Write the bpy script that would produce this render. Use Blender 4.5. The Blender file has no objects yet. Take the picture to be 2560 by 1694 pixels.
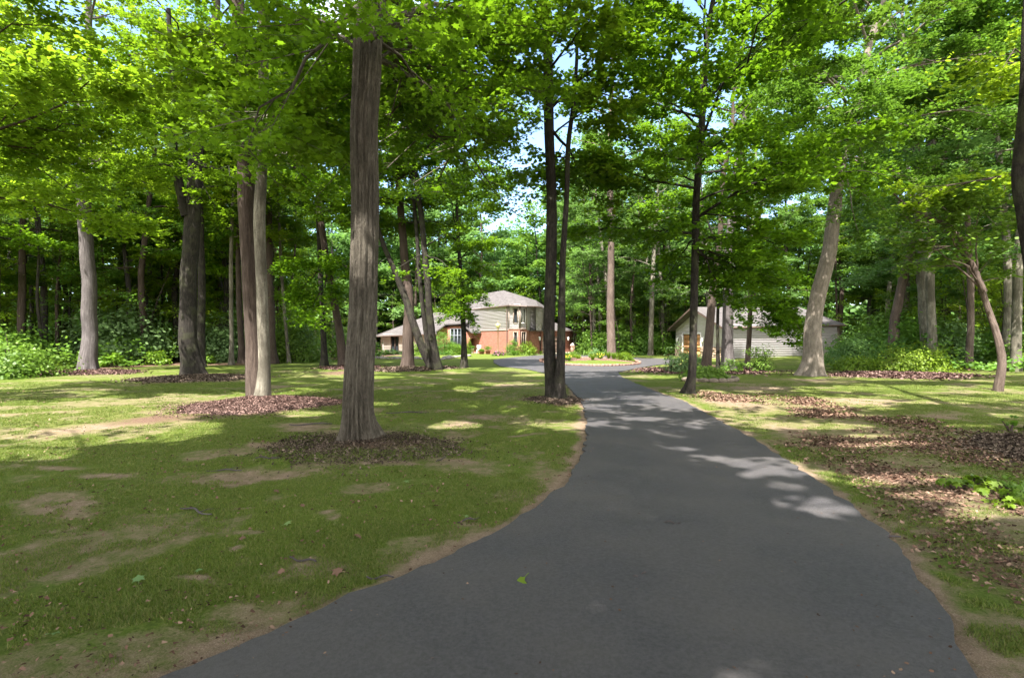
import bpy, math, random
import numpy as np
PI = math.pi
random.seed(7)
RNG = np.random.default_rng(11)
C = bpy.context.scene.collection
SC = bpy.context.scene

# ------------------------------------------------------------------ camera
CAMZ = 1.6
cam = bpy.data.cameras.new('camera'); camo = bpy.data.objects.new('camera', cam); C.objects.link(camo)
camo.location = (0, 0, CAMZ); camo.rotation_euler = (PI/2, 0, 0)
cam.lens = 18; cam.sensor_width = 36; cam.clip_end = 2000; cam.clip_start = .05
SC.camera = camo
# ------------------------------------------------------------------ sky, sun, exposure
SUN_EL = math.radians(58); SUN_AZ = math.atan2(-.40, -.917)          # from behind the camera and to its left
SV = np.array([math.sin(SUN_AZ)*math.cos(SUN_EL), math.cos(SUN_AZ)*math.cos(SUN_EL), math.sin(SUN_EL)])
w = bpy.data.worlds.new("World"); SC.world = w; w.use_nodes = True
nt = w.node_tree; bg = nt.nodes['Background']
sky = nt.nodes.new('ShaderNodeTexSky'); sky.sky_type = 'NISHITA'; sky.sun_disc = False
sky.sun_elevation = SUN_EL; sky.sun_rotation = SUN_AZ; sky.altitude = 900; sky.air_density = 1.0; sky.dust_density = .3; sky.ozone_density = 1.0
tc = nt.nodes.new('ShaderNodeTexCoord'); sx = nt.nodes.new('ShaderNodeSeparateXYZ'); nt.links.new(tc.outputs['Generated'], sx.inputs[0])
cn = nt.nodes.new('ShaderNodeTexNoise'); cn.inputs['Scale'].default_value = 2.2; cn.inputs['Detail'].default_value = 6; nt.links.new(tc.outputs['Generated'], cn.inputs['Vector'])
mr = nt.nodes.new('ShaderNodeMapRange'); nt.links.new(sx.outputs[1], mr.inputs[0])      # white clouds, added thickest behind the viewer, unseen, to fill the shade
for i_, v_ in ((1, -.6), (2, .8), (3, .32), (4, -.10)): mr.inputs[i_].default_value = v_
ad = nt.nodes.new('ShaderNodeMath'); ad.operation = 'ADD'; nt.links.new(cn.outputs['Fac'], ad.inputs[0]); nt.links.new(mr.outputs[0], ad.inputs[1])
cr = nt.nodes.new('ShaderNodeValToRGB'); cr.color_ramp.elements[0].position = .50; cr.color_ramp.elements[1].position = .68; cr.color_ramp.elements[1].color = (.9, .9, .9, 1); nt.links.new(ad.outputs[0], cr.inputs[0])
cm = nt.nodes.new('ShaderNodeMix'); cm.data_type = 'RGBA'; nt.links.new(cr.outputs[0], cm.inputs[0]); nt.links.new(sky.outputs[0], cm.inputs[6]); cm.inputs[7].default_value = (8.6, 8.3, 8.0, 1)
nt.links.new(cm.outputs[2], bg.inputs[0]); bg.inputs[1].default_value = .12
sl = bpy.data.lights.new('sun', 'SUN'); sl.energy = 4.1; sl.angle = math.radians(.55); sl.color = (1, .95, .87)
so = bpy.data.objects.new('sun', sl); C.objects.link(so); so.location = (-20, -40, 60)
from mathutils import Vector, Matrix
so.rotation_euler = Vector(SV).to_track_quat('Z', 'Y').to_euler()
SC.view_settings.view_transform = 'Standard'; SC.view_settings.look = 'None'
SC.view_settings.exposure = 2.4; SC.view_settings.gamma = 1
cy = SC.cycles
cy.max_bounces = 7; cy.diffuse_bounces = 4; cy.glossy_bounces = 2; cy.transmission_bounces = 4; cy.transparent_max_bounces = 4
cy.use_denoising = True; cy.caustics_reflective = False; cy.caustics_refractive = False; cy.sample_clamp_indirect = 6

# ------------------------------------------------------------------ numeric helpers
K = 2560/2370
def gp(x, y):                      # ground point under a spot of the survey sheet
    Y = 1280*CAMZ/(y*K-847); return ((x*K-1280)/1280*Y, Y)
def vp(x, y, Y): return ((x*K-1280)/1280*Y, Y, CAMZ-(y*K-847)/1280*Y)
def up(u, v, Y): return ((u-1280)/1280*Y, Y, CAMZ-(v-847)/1280*Y)
def _h(i, j, k, s):
    n = (i*374761393 + j*668265263 + k*2147483647 + s*1274126177) & 0xffffffff
    n = ((n ^ (n >> 13))*1274126177) & 0xffffffff
    n = ((n ^ (n >> 16))*2246822519) & 0xffffffff
    return ((n ^ (n >> 15)) & 0xffffff)/float(0xffffff)
def vn(x, y, z=0, s=0):            # value noise 0..1
    x = np.asarray(x, float); y = np.asarray(y, float); z = np.asarray(z, float)+x*0
    i = np.floor(x).astype(np.int64); j = np.floor(y).astype(np.int64); k = np.floor(z).astype(np.int64)
    f = x-i; g = y-j; h = z-k
    f = f*f*(3-2*f); g = g*g*(3-2*g); h = h*h*(3-2*h)
    r = 0
    for a in (0, 1):
        for b in (0, 1):
            for c in (0, 1):
                r = r + _h(i+a, j+b, k+c, s)*(f if a else 1-f)*(g if b else 1-g)*(h if c else 1-h)
    return r
def fbm(x, y, z=0, s=0, o=3):
    r = 0; a = .5; t = 0
    for q in range(o):
        r = r + a*vn(np.asarray(x)*2**q, np.asarray(y)*2**q, np.asarray(z)*2**q, s+q); t += a; a *= .5
    return r/t
def nrm(a): return a/np.maximum(np.linalg.norm(a, axis=-1, keepdims=True), 1e-9)

# ------------------------------------------------------------------ mesh helpers
def mk(name, V, F, mat, parent=None, uv=None, smooth=False, link=True, origin=None):
    """V (n,3); F list of (m,k) arrays; becomes ONE mesh object"""
    V = np.asarray(V, float).reshape(-1, 3)
    if origin is None and parent is not None:
        p = parent
        while p.parent: p = p.parent
        origin = p.location
    if origin is not None: V = V-np.array(origin)
    F = [np.asarray(f, np.int64) for f in F if len(f)]
    me = bpy.data.meshes.new(name)
    me.vertices.add(len(V)); me.vertices.foreach_set('co', V.astype(np.float32).ravel())
    tot = np.concatenate([np.full(len(f), f.shape[1]) for f in F]); st = np.concatenate([[0], np.cumsum(tot)[:-1]])
    lp = np.concatenate([f.ravel() for f in F])
    me.loops.add(len(lp)); me.loops.foreach_set('vertex_index', lp.astype(np.int32))
    me.polygons.add(len(tot)); me.polygons.foreach_set('loop_start', st.astype(np.int32)); me.polygons.foreach_set('loop_total', tot.astype(np.int32))
    if uv is not None:
        l = me.uv_layers.new(name='UVMap'); l.data.foreach_set('uv', np.asarray(uv, np.float32)[lp].ravel())
    me.update(calc_edges=True); me.validate()
    if smooth: me.polygons.foreach_set('use_smooth', np.ones(len(tot), bool))
    if mat is not None: me.materials.append(mat)
    o = bpy.data.objects.new(name, me)
    if link: C.objects.link(o)
    if parent is not None: o.parent = parent
    elif origin is not None: o.location = origin
    return o
class MB:
    def __init__(s): s.v = []; s.f = {}; s.uv = []; s.n = 0
    def add(s, V, F, uv=None):
        V = np.asarray(V, float).reshape(-1, 3)
        for f in F:
            f = np.asarray(f)
            if len(f): s.f.setdefault(f.shape[1], []).append(f+s.n)
        s.v.append(V); s.uv.append(np.asarray(uv, float) if uv is not None else V[:, :2]*0); s.n += len(V)
    def poly(s, pts, uv=None): s.add(pts, [np.array([list(range(len(pts)))])], uv)
    def box(s, c, d, rz=0, ax=None):
        c = np.array(c, float); h = np.array(d, float)/2
        q = np.array([[a, b, e] for a in (-1, 1) for b in (-1, 1) for e in (-1, 1)])*h
        if ax is not None: q = q@np.array(ax, float)
        elif rz: q = np.c_[q[:, 0]*math.cos(rz)-q[:, 1]*math.sin(rz), q[:, 0]*math.sin(rz)+q[:, 1]*math.cos(rz), q[:, 2]]
        s.add(q+c, [np.array([[0, 1, 3, 2], [4, 6, 7, 5], [0, 4, 5, 1], [2, 3, 7, 6], [0, 2, 6, 4], [1, 5, 7, 3]])])
    def lathe(s, c, prof, n=20):
        a = np.linspace(0, 2*PI, n, endpoint=False); V = []
        for r, z in prof: V.append(np.c_[c[0]+r*np.cos(a), c[1]+r*np.sin(a), np.full(n, c[2]+z)])
        F = [[i*n+j, i*n+(j+1) % n, (i+1)*n+(j+1) % n, (i+1)*n+j] for i in range(len(prof)-1) for j in range(n)]
        s.add(np.concatenate(V), [np.array(F), np.array([list(range((len(prof)-1)*n, len(prof)*n))])])
    def build(s, name, mat, parent=None, smooth=False, **k):
        return mk(name, np.concatenate(s.v), [np.concatenate(x) for x in s.f.values()], mat, parent, np.concatenate(s.uv), smooth, **k)
def tag(o, label=None, cat=None, group=None, kind=None):
    if label: o['label'] = label
    if cat: o['category'] = cat
    if group: o['group'] = group
    if kind: o['kind'] = kind
    return o
def empty(name, loc, label=None, cat=None, group=None, rz=0):
    o = bpy.data.objects.new(name, None); C.objects.link(o); o.location = loc; o.rotation_euler[2] = rz; o.empty_display_size = .2
    return tag(o, label, cat, group)
def copy_tree(o, parent=None):
    c = o.copy(); C.objects.link(c); c.parent = parent
    for ch in list(o.children): copy_tree(ch, c)
    return c

def tube(P, R, sides=8, amp=0, freq=3, zf=.5, flare=0, seed=0, fl_h=.45):
    P = np.asarray(P, float); R = np.asarray(R, float); n = len(P)
    T = nrm(np.gradient(P, axis=0)); ref = np.array([1., 0, 0]) if abs(T[0, 2]) > .6 else np.array([0, 0, 1.])
    B = nrm(np.cross(T, ref)); N = np.cross(B, T)
    th = np.linspace(0, 2*PI, sides+1); s = np.concatenate([[0], np.cumsum(np.linalg.norm(np.diff(P, axis=0), axis=1))])
    TH, S = np.meshgrid(th, s); RR = np.repeat(R[:, None], sides+1, 1)
    if amp:
        d = vn(np.cos(TH)*freq, np.sin(TH)*freq, S*zf, seed)-.5
        e = 1-2*np.abs(vn(np.cos(TH)*freq*1.9, np.sin(TH)*freq*1.9, S*zf*1.3, seed+5)-.5)
        big = vn(np.cos(TH)*.9, np.sin(TH)*.9, S*.6, seed+9)-.5
        RR = RR*(1+amp*1.2*d+amp*(e-.6)+.16*big)
    if flare:
        k = 4 + seed % 3
        RR = RR*(1+flare*np.exp(-S/fl_h)*(1+.55*np.cos(k*TH+seed)+.25*np.cos((k+3)*TH+2.1*seed)))
    V = P[:, None]+RR[..., None]*(np.cos(TH)[..., None]*N[:, None]+np.sin(TH)[..., None]*B[:, None])
    m = sides+1; i = np.arange(n-1)[:, None]*m+np.arange(sides)[None]
    F = np.stack([i, i+1, i+1+m, i+m], -1).reshape(-1, 4)
    uv = np.stack([TH/(2*PI)*max(R[0]*2*PI, .2), S], -1).reshape(-1, 2)
    return V.reshape(-1, 3), F, uv
def twig_prisms(A, B_, r):
    """many straight three-sided twigs"""
    D = nrm(B_-A); ref = np.where(np.abs(D[:, 2:3]) > .8, np.array([[1., 0, 0]]), np.array([[0, 0, 1.]]))
    U = nrm(np.cross(D, ref)); W = np.cross(D, U); V = []
    for P, k in ((A, 1.), (B_, .35)):
        for a in (0, 2*PI/3, 4*PI/3): V.append(P+(r*k)[:, None]*(math.cos(a)*U+math.sin(a)*W))
    V = np.stack(V, 1); n = len(A); o = np.arange(n)[:, None]*6
    F = np.concatenate([o+np.array([[a, (a+1) % 3, 3+(a+1) % 3, 3+a]]) for a in range(3)])
    return V.reshape(-1, 3), F
MAPLE = np.array([(0, -.5, 0), (.2, -.3, -.03), (.5, -.32, -.12), (.34, -.02, -.05), (.5, .27, -.14), (.17, .18, -.02), (0, .58, -.12),
                  (-.17, .18, -.02), (-.5, .27, -.14), (-.34, -.02, -.05), (-.5, -.32, -.12), (-.2, -.3, -.03)])
KITE = np.array([(0, -.5, 0), (.42, -.05, -.1), (0, .6, -.06), (-.42, -.05, -.1)])
HEXL = np.array([(0, -.5, 0), (.36, -.25, -.09), (.4, .15, -.1), (0, .62, -.08), (-.4, .15, -.1), (-.36, -.25, -.09)])
def leaves(Cn, N, T, size, shape):
    N = nrm(N); T = nrm(T-(T*N).sum(1, keepdims=True)*N); S = np.cross(N, T); sz = size[:, None, None]
    V = Cn[:, None]+sz*(shape[None, :, 0:1]*S[:, None]+shape[None, :, 1:2]*T[:, None]+shape[None, :, 2:3]*N[:, None])
    k = len(shape); F = np.arange(len(Cn)*k).reshape(-1, k)
    return V.reshape(-1, 3), F

# ------------------------------------------------------------------ materials
def mat(name, base=(.5, .5, .5), rough=.8, spec=.3, metal=0):
    m = bpy.data.materials.new(name); m.use_nodes = True; b = m.node_tree.nodes['Principled BSDF']
    b.inputs['Base Color'].default_value = (*base, 1); b.inputs['Roughness'].default_value = rough
    b.inputs['Specular IOR Level'].default_value = spec; b.inputs['Metallic'].default_value = metal
    return m, m.node_tree, b
def nod(t, typ, **k):
    n = t.nodes.new(typ)
    for a, v in k.items():
        if a in n.inputs: n.inputs[a].default_value = v
        else: setattr(n, a, v)
    return n
def ramp(t, src, stops):
    r = t.nodes.new('ShaderNodeValToRGB'); e = r.color_ramp.elements
    while len(e) < len(stops): e.new(.5)
    for i, (p, c) in enumerate(stops): e[i].position = p; e[i].color = (*c, 1) if len(c) == 3 else c
    t.links.new(src, r.inputs[0]); return r.outputs[0]
def mix(t, f, a, b, mode='MIX'):
    m = t.nodes.new('ShaderNodeMix'); m.data_type = 'RGBA'; m.blend_type = mode
    for v, i in ((f, 0), (a, 6), (b, 7)):
        if hasattr(v, 'links') or isinstance(v, bpy.types.NodeSocket): t.links.new(v, m.inputs[i])
        else: m.inputs[i].default_value = v if i == 0 else (*v, 1)
    return m.outputs[2]
def noise(t, scale, vec=None, det=4, rough=.6, sc=None):
    n = nod(t, 'ShaderNodeTexNoise', Scale=scale, Detail=det, Roughness=rough)
    if vec is not None:
        if sc is not None:
            mp = nod(t, 'ShaderNodeMapping'); mp.inputs['Scale'].default_value = sc; t.links.new(vec, mp.inputs[0]); vec = mp.outputs[0]
        t.links.new(vec, n.inputs['Vector'])
    return n.outputs['Fac']
def bump(t, b, h, dist, strength=1):
    n = nod(t, 'ShaderNodeBump', Strength=strength, Distance=dist); t.links.new(h, n.inputs['Height']); t.links.new(n.outputs[0], b.inputs['Normal'])
def uvn(t): return t.nodes.new('ShaderNodeTexCoord').outputs['UV']
def objn(t): return t.nodes.new('ShaderNodeTexCoord').outputs['Object']
def geo(t): return t.nodes.new('ShaderNodeNewGeometry')

def leaf_mat(name, cols, tr, trf=.5, rough=.5):
    m, t, b = mat(name, cols[0], rough, .35)
    g = geo(t); oi = t.nodes.new('ShaderNodeObjectInfo')
    c = ramp(t, g.outputs['Random Per Island'], [(i/(len(cols)-1), x) for i, x in enumerate(cols)])
    big = noise(t, .55, g.outputs['Position'], 2)                  # whole sprays differ a little in age
    c = mix(t, ramp(t, big, [(.3, (0, 0, 0)), (.7, (.55, .55, .55))]), c, mix(t, .5, c, tuple(min(1, q*1.25) for q in tr)))
    hs = nod(t, 'ShaderNodeHueSaturation'); mr = nod(t, 'ShaderNodeMapRange'); t.links.new(oi.outputs['Random'], mr.inputs[0])
    mr.inputs[3].default_value = .485; mr.inputs[4].default_value = .515
    t.links.new(mr.outputs[0], hs.inputs['Hue']); t.links.new(c, hs.inputs['Color']); c = hs.outputs[0]
    t.links.new(c, b.inputs['Base Color'])
    tl = nod(t, 'ShaderNodeBsdfTranslucent'); t.links.new(mix(t, .5, c, tr, 'MIX'), tl.inputs[0])
    ms = nod(t, 'ShaderNodeMixShader', Fac=trf); t.links.new(b.outputs[0], ms.inputs[1]); t.links.new(tl.outputs[0], ms.inputs[2])
    t.links.new(ms.outputs[0], t.nodes['Material Output'].inputs[0]); return m
L_MAPLE = leaf_mat('maple_leaf', [(.045, .105, .005), (.08, .165, .007), (.125, .225, .010)], (.22, .38, .012))
L_YELL = leaf_mat('sunlit_tint_leaf', [(.09, .17, .008), (.14, .24, .012), (.19, .29, .02)], (.32, .46, .02), .55)  # yellower, paler leaf with sunlight put into its colour
L_DARK = leaf_mat('oak_leaf', [(.045, .10, .012), (.07, .145, .018), (.105, .19, .028)], (.17, .32, .022), .46)
L_BLUE = leaf_mat('haze_tint_leaf', [(.055, .12, .032), (.088, .17, .05), (.125, .22, .07)], (.19, .36, .06), .46)  # blue-green leaf; bluish distance haze is put into the colour
L_SHRUB = leaf_mat('shrub_leaf', [(.05, .12, .018), (.085, .175, .024), (.13, .23, .036)], (.20, .36, .035), .44)
L_LIME = leaf_mat('lime_leaf', [(.07, .15, .010), (.11, .20, .014), (.16, .25, .022)], (.2, .32, .02), .45)
L_PALE = leaf_mat('pale_leaf', [(.08, .15, .055), (.12, .20, .075), (.16, .25, .10)], (.2, .34, .08), .35)

def bark(name, dark, mid, light, us=9, vs=1.2, bd=.02, moss=None, blot=.35):
    m, t, b = mat(name, mid, .92, .15)
    u = uvn(t); g = geo(t)
    n1 = noise(t, 1.6, u, 6, .65, (us, vs, 1)); n2 = noise(t, 5, u, 5, .7, (us*.6, vs*2, 1)); n3 = noise(t, .9, g.outputs['Position'], 3)
    c = ramp(t, n1, [(.32, dark), (.5, mid), (.68, light)])
    c = mix(t, .35, c, ramp(t, n2, [(.3, dark), (.7, light)]))
    c = mix(t, ramp(t, n3, [(.45, (0, 0, 0)), (.62, (blot,)*3)]), c, tuple(q*.45 for q in mid))
    if moss: c = mix(t, ramp(t, noise(t, 2.3, g.outputs['Position'], 5), [(.5, (0, 0, 0)), (.62, (.6,)*3)]), c, moss)
    t.links.new(c, b.inputs['Base Color']); a = nod(t, 'ShaderNodeMath', operation='ADD'); t.links.new(n1, a.inputs[0]); t.links.new(n2, a.inputs[1])
    bump(t, b, a.outputs[0], bd, .9); return m
B_SHAG = bark('furrowed_bark', (.018, .015, .012), (.088, .076, .060), (.22, .195, .155), 17, 1.7, .06)
B_BROWN = bark('brown_bark', (.02, .014, .011), (.066, .048, .040), (.14, .108, .09), 17, 1.0, .025)
B_PALE = bark('pale_bark', (.045, .038, .03), (.145, .13, .10), (.33, .305, .25), 8, 1.5, .012, None, .75)
B_DARK = bark('dark_bark', (.006, .005, .005), (.020, .017, .015), (.068, .060, .050), 9, 2.2, .03, (.05, .052, .03))
B_GREY = bark('grey_bark', (.032, .027, .027), (.078, .067, .067), (.17, .152, .15), 11, 1.2, .015)
B_BEECH = bark('smooth_pale_bark', (.07, .058, .046), (.155, .13, .105), (.26, .225, .19), 7, 1.8, .012, None, .25)
B_PINK = bark('reddish_bark', (.04, .027, .022), (.11, .080, .067), (.21, .165, .14), 12, 1.0, .015)

def ground_mat():
    m, t, b = mat('lawn_soil', (.1, .1, .05), .95, .1)
    at = nod(t, 'ShaderNodeVertexColor'); at.layer_name = 'Mask'; sp = nod(t, 'ShaderNodeSeparateColor'); t.links.new(at.outputs[0], sp.inputs[0])
    p = geo(t).outputs['Position']
    nf = noise(t, 42, p, 6, .75); nm = noise(t, 6.5, p, 6, .7); nb = noise(t, .8, p, 4); nx = noise(t, 130, p, 3, .7)
    grass = ramp(t, nf, [(.28, (.028, .05, .008)), (.5, (.078, .120, .016)), (.72, (.15, .19, .04))])
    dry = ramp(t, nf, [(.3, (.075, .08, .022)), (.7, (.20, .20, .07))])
    grass = mix(t, ramp(t, nm, [(.42, (0,)*3), (.68, (.55,)*3)]), grass, dry)
    grass = mix(t, ramp(t, nb, [(.35, (0,)*3), (.7, (.4,)*3)]), grass, (.10, .125, .018))
    soil = ramp(t, nm, [(.25, (.13, .082, .050)), (.5, (.27, .19, .128)), (.75, (.40, .30, .215))])
    soil = mix(t, .55, soil, ramp(t, nx, [(.3, (.05, .034, .024)), (.52, (.20, .15, .11)), (.7, (.46, .37, .29))]))
    soil = mix(t, ramp(t, nf, [(.52, (0,)*3), (.66, (.7,)*3)]), soil, (.07, .055, .03))
    lit = ramp(t, nx, [(.3, (.035, .022, .016)), (.5, (.13, .08, .058)), (.72, (.32, .21, .16))])
    def edge(ch, w=.22):                                            # frayed edge between grass and bare ground
        a = nod(t, 'ShaderNodeMath', operation='ADD'); t.links.new(sp.outputs[ch], a.inputs[0])
        s = nod(t, 'ShaderNodeMath', operation='MULTIPLY_ADD'); t.links.new(nm, s.inputs[0]); s.inputs[1].default_value = .9; s.inputs[2].default_value = -.45
        t.links.new(s.outputs[0], a.inputs[1])
        s2 = nod(t, 'ShaderNodeMath', operation='MULTIPLY_ADD'); t.links.new(nf, s2.inputs[0]); s2.inputs[1].default_value = .8; s2.inputs[2].default_value = -.4
        a2 = nod(t, 'ShaderNodeMath', operation='ADD'); t.links.new(a.outputs[0], a2.inputs[0]); t.links.new(s2.outputs[0], a2.inputs[1])
        return ramp(t, a2.outputs[0], [(.5-w, (0,)*3), (.5+w, (1,)*3)])
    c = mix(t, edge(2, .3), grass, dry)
    c = mix(t, edge(0), c, soil); c = mix(t, edge(1), c, lit)
    t.links.new(c, b.inputs['Base Color'])
    a = nod(t, 'ShaderNodeMath', operation='ADD'); t.links.new(nf, a.inputs[0]); t.links.new(nm, a.inputs[1]); bump(t, b, a.outputs[0], .05, .8)
    return m
def asphalt():
    m, t, b = mat('asphalt', (.06, .06, .065), .72, .35); p = geo(t).outputs['Position']
    f = noise(t, 260, p, 3, .8); g = noise(t, 1.1, p, 5); h = noise(t, 45, p, 4)
    c = ramp(t, f, [(.3, (.019, .018, .020)), (.55, (.053, .050, .054)), (.75, (.135, .126, .135))])
    c = mix(t, .35, c, ramp(t, h, [(.35, (.024, .023, .025)), (.65, (.092, .086, .092))]))
    c = mix(t, ramp(t, g, [(.4, (0,)*3), (.7, (.45,)*3)]), c, (.088, .080, .072))
    v = nod(t, 'ShaderNodeTexVoronoi', Scale=28.); t.links.new(p, v.inputs[0])
    c = mix(t, ramp(t, v.outputs['Distance'], [(.02, (.5,)*3), (.05, (0,)*3)]), c, (.2, .18, .16))
    t.links.new(c, b.inputs['Base Color']); t.links.new(ramp(t, g, [(.3, (.6,)*3), (.7, (.82,)*3)]), b.inputs['Roughness'])
    a = nod(t, 'ShaderNodeMath', operation='ADD'); t.links.new(f, a.inputs[0]); t.links.new(h, a.inputs[1]); bump(t, b, a.outputs[0], .006, .7)
    return m
def brick():
    m, t, b = mat('brick', (.4, .2, .15), .9, .15); u = uvn(t)
    k = nod(t, 'ShaderNodeTexBrick', Scale=1.); t.links.new(u, k.inputs[0])
    k.inputs['Color1'].default_value = (.25, .088, .06, 1); k.inputs['Color2'].default_value = (.37, .16, .118, 1); k.inputs['Mortar'].default_value = (.28, .18, .145, 1)
    k.inputs['Brick Width'].default_value = .22; k.inputs['Row Height'].default_value = .075; k.inputs['Mortar Size'].default_value = .009
    c = mix(t, .3, k.outputs[0], ramp(t, noise(t, 3, u, 5), [(.3, (.2, .07, .045)), (.7, (.38, .18, .13))]))
    t.links.new(c, b.inputs['Base Color']); bump(t, b, k.outputs['Fac'], -.006, .6); return m
def simple(name, c1, c2, sc, rough=.8, uvsc=None, bd=.004, spec=.25, metal=0):
    m, t, b = mat(name, c1, rough, spec, metal); u = uvn(t) if uvsc else objn(t)
    f = noise(t, sc, u, 5, .65, uvsc); t.links.new(ramp(t, f, [(.3, c1), (.7, c2)]), b.inputs['Base Color']); bump(t, b, f, bd, .5); return m
def shingle():
    m, t, b = mat('shingles', (.25, .22, .2), .92, .1); u = uvn(t)
    k = nod(t, 'ShaderNodeTexBrick', Scale=1.); t.links.new(u, k.inputs[0])
    k.inputs['Color1'].default_value = (.070, .064, .064, 1); k.inputs['Color2'].default_value = (.132, .12, .12, 1); k.inputs['Mortar'].default_value = (.055, .05, .05, 1)
    k.inputs['Brick Width'].default_value = .33; k.inputs['Row Height'].default_value = .15; k.inputs['Mortar Size'].default_value = .008
    c = mix(t, .45, k.outputs[0], ramp(t, noise(t, 1.4, u, 6, .7), [(.3, (.052, .048, .048)), (.7, (.14, .128, .128))]))
    t.links.new(c, b.inputs['Base Color']); bump(t, b, k.outputs['Fac'], -.01, .6); return m
M_GROUND = ground_mat(); M_ASPH = asphalt(); M_BRICK = brick(); M_ROOF = shingle()
M_SIDE = simple('cedar_siding', (.43, .395, .415), (.54, .50, .525), 2, .85, (1.5, 9, 1), .002)
M_SIDEG = simple('weathered_siding', (.46, .43, .37), (.58, .55, .48), 2, .85, (1.5, 9, 1), .002)
M_TRIM = simple('trim', (.20, .155, .125), (.28, .225, .18), 6, .6)
M_SLATE = simple('slate_frame', (.16, .18, .21), (.22, .24, .27), 8, .5)
M_PAVER = simple('paver_brick', (.20, .11, .085), (.34, .21, .165), 9, .9)
M_WTRIM = simple('white_trim', (.66, .63, .59), (.75, .72, .68), 8, .5)
M_BTRIM = simple('brown_gutter', (.09, .06, .05), (.14, .10, .08), 8, .45)
M_DOOR = simple('wood_door', (.36, .16, .06), (.52, .26, .11), 3, .6, None, .003)
M_DARKDOOR = simple('entry_door', (.10, .03, .02), (.18, .06, .035), 4, .5)
M_GDOOR = simple('garage_door', (.30, .22, .20), (.38, .29, .26), 4, .6)
M_STONE = simple('field_stone', (.20, .13, .09), (.55, .42, .33), 7, .9, None, .03)
M_ROCK = simple('pale_rock', (.10, .095, .085), (.24, .22, .20), 4, .9, None, .03)
M_CONC = simple('concrete', (.42, .38, .33), (.58, .53, .46), 5, .9)
M_METAL = simple('bronze_metal', (.14, .11, .06), (.22, .17, .10), 12, .45, None, .001, .5, .3)
M_LAMPG, _, b_ = mat('lamp_globe', (.55, .50, .22), .3, .5)
M_POT = simple('terracotta', (.18, .06, .05), (.30, .12, .10), 6, .7)
M_WHITE = simple('white_paint', (.68, .70, .66), (.78, .80, .76), 9, .6)
M_LOG = simple('weathered_log', (.10, .08, .06), (.22, .18, .14), 8, .9, None, .01)
M_GLASS, tt, bb = mat('window_glass', (.025, .03, .035), .06, .7)
M_PETAL = simple('purple_petal', (.42, .04, .36), (.62, .10, .52), 30, .6)
M_YPETAL = simple('yellow_petal', (.6, .45, .03), (.75, .6, .08), 30, .6)
def chip_mat(name, cs):
    m, t, b = mat(name, cs[0], .9, .1); t.links.new(ramp(t, geo(t).outputs['Random Per Island'], [(i/(len(cs)-1), c) for i, c in enumerate(cs)]), b.inputs['Base Color']); return m
M_MULCH = chip_mat('bark_mulch', [(.022, .013, .011), (.055, .031, .026), (.10, .060, .050), (.24, .16, .14)])
M_DMULCH = chip_mat('dark_mulch', [(.02, .014, .011), (.05, .036, .028), (.09, .066, .050), (.2, .155, .12)])
M_LITTER = chip_mat('leaf_litter', [(.035, .021, .015), (.085, .048, .034), (.15, .09, .064), (.28, .19, .14)])
M_BLADE = leaf_mat('grass_blade', [(.035, .068, .007), (.068, .112, .011), (.105, .138, .018), (.20, .175, .075), (.078, .118, .014)], (.16, .23, .015), .3, .6)

# ------------------------------------------------------------------ driveway outline (surveyed at ground level)
def g2(u, v): Y = 1280*CAMZ/(v-847); return ((u-1280)/1280*Y, Y)
DL = [(-9, -6), (-6, -2.2), (-4.1, -.2), (-2.9, 1.1), (-2.15, 1.85)] + [g2(*p) for p in [(456, 1689), (570, 1635), (741, 1567), (872, 1495), (1026, 1444), (1083, 1416), (1197, 1361), (1280, 1311), (1354, 1262), (1417, 1210),
     (1453, 1153), (1468, 1096), (1465, 1045), (1458, 1013), (1434.5, 982), (1410, 956), (1399, 945), (1362, 933), (1312, 922), (1252, 916.5), (1235, 907), (1234, 899), (1268, 895), (1345, 888), (1400, 884.4), (1476, 885), (1542, 891), (1608, 895.5), (1700, 897.3)]]
DR = [g2(*p) for p in [(1700, 907.5), (1684.6, 908), (1641, 913), (1597, 920), (1545, 931), (1553, 943), (1597, 962.6), (1662.7, 989), (1707.6, 1003), (1793, 1051), (1878.6, 1096.5), (1964, 1153.5), (2049.7, 1213),
     (2135, 1273), (2220.7, 1347), (2277.7, 1421), (2346, 1518), (2391.7, 1598), (2420, 1694)]] + [(2.0, 1.4), (1.2, -.3), (-.8, -2.6), (-4, -5), (-7, -9)]
def dense(P, step, jit=0, seed=0):
    P = np.array(P); s = np.concatenate([[0], np.cumsum(np.linalg.norm(np.diff(P, axis=0), axis=1))]); q = np.arange(0, s[-1], step)
    # smooth by sampling a Catmull-like average
    X = np.interp(q, s, P[:, 0]); Yy = np.interp(q, s, P[:, 1])
    for _ in range(2):
        X[1:-1] = (X[:-2]+2*X[1:-1]+X[2:])/4; Yy[1:-1] = (Yy[:-2]+2*Yy[1:-1]+Yy[2:])/4
    if jit:
        X = X+(fbm(q*6, q*0, 0, seed)-.5)*jit; Yy = Yy+(fbm(q*6, q*0+9, 0, seed)-.5)*jit
    return np.c_[X, Yy]
OUT = np.concatenate([dense(DL, .10, .11, 1), dense(DR, .10, .11, 2)])
ISL_C = np.array([5.3, 35.8]); ISL_R = (3.35, 6.0)
def inpoly(x, y, P):
    ins = np.zeros(x.shape, bool); x1, y1 = P[:, 0], P[:, 1]; x2, y2 = np.roll(x1, -1), np.roll(y1, -1)
    for a, b, c, d in zip(x1, y1, x2, y2):
        if b == d: continue
        k = ((b > y) != (d > y)) & (x < (c-a)*(y-b)/(d-b)+a); ins ^= k
    return ins
PQ = np.concatenate([dense(DL, .5), dense(DR, .5)])
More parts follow.
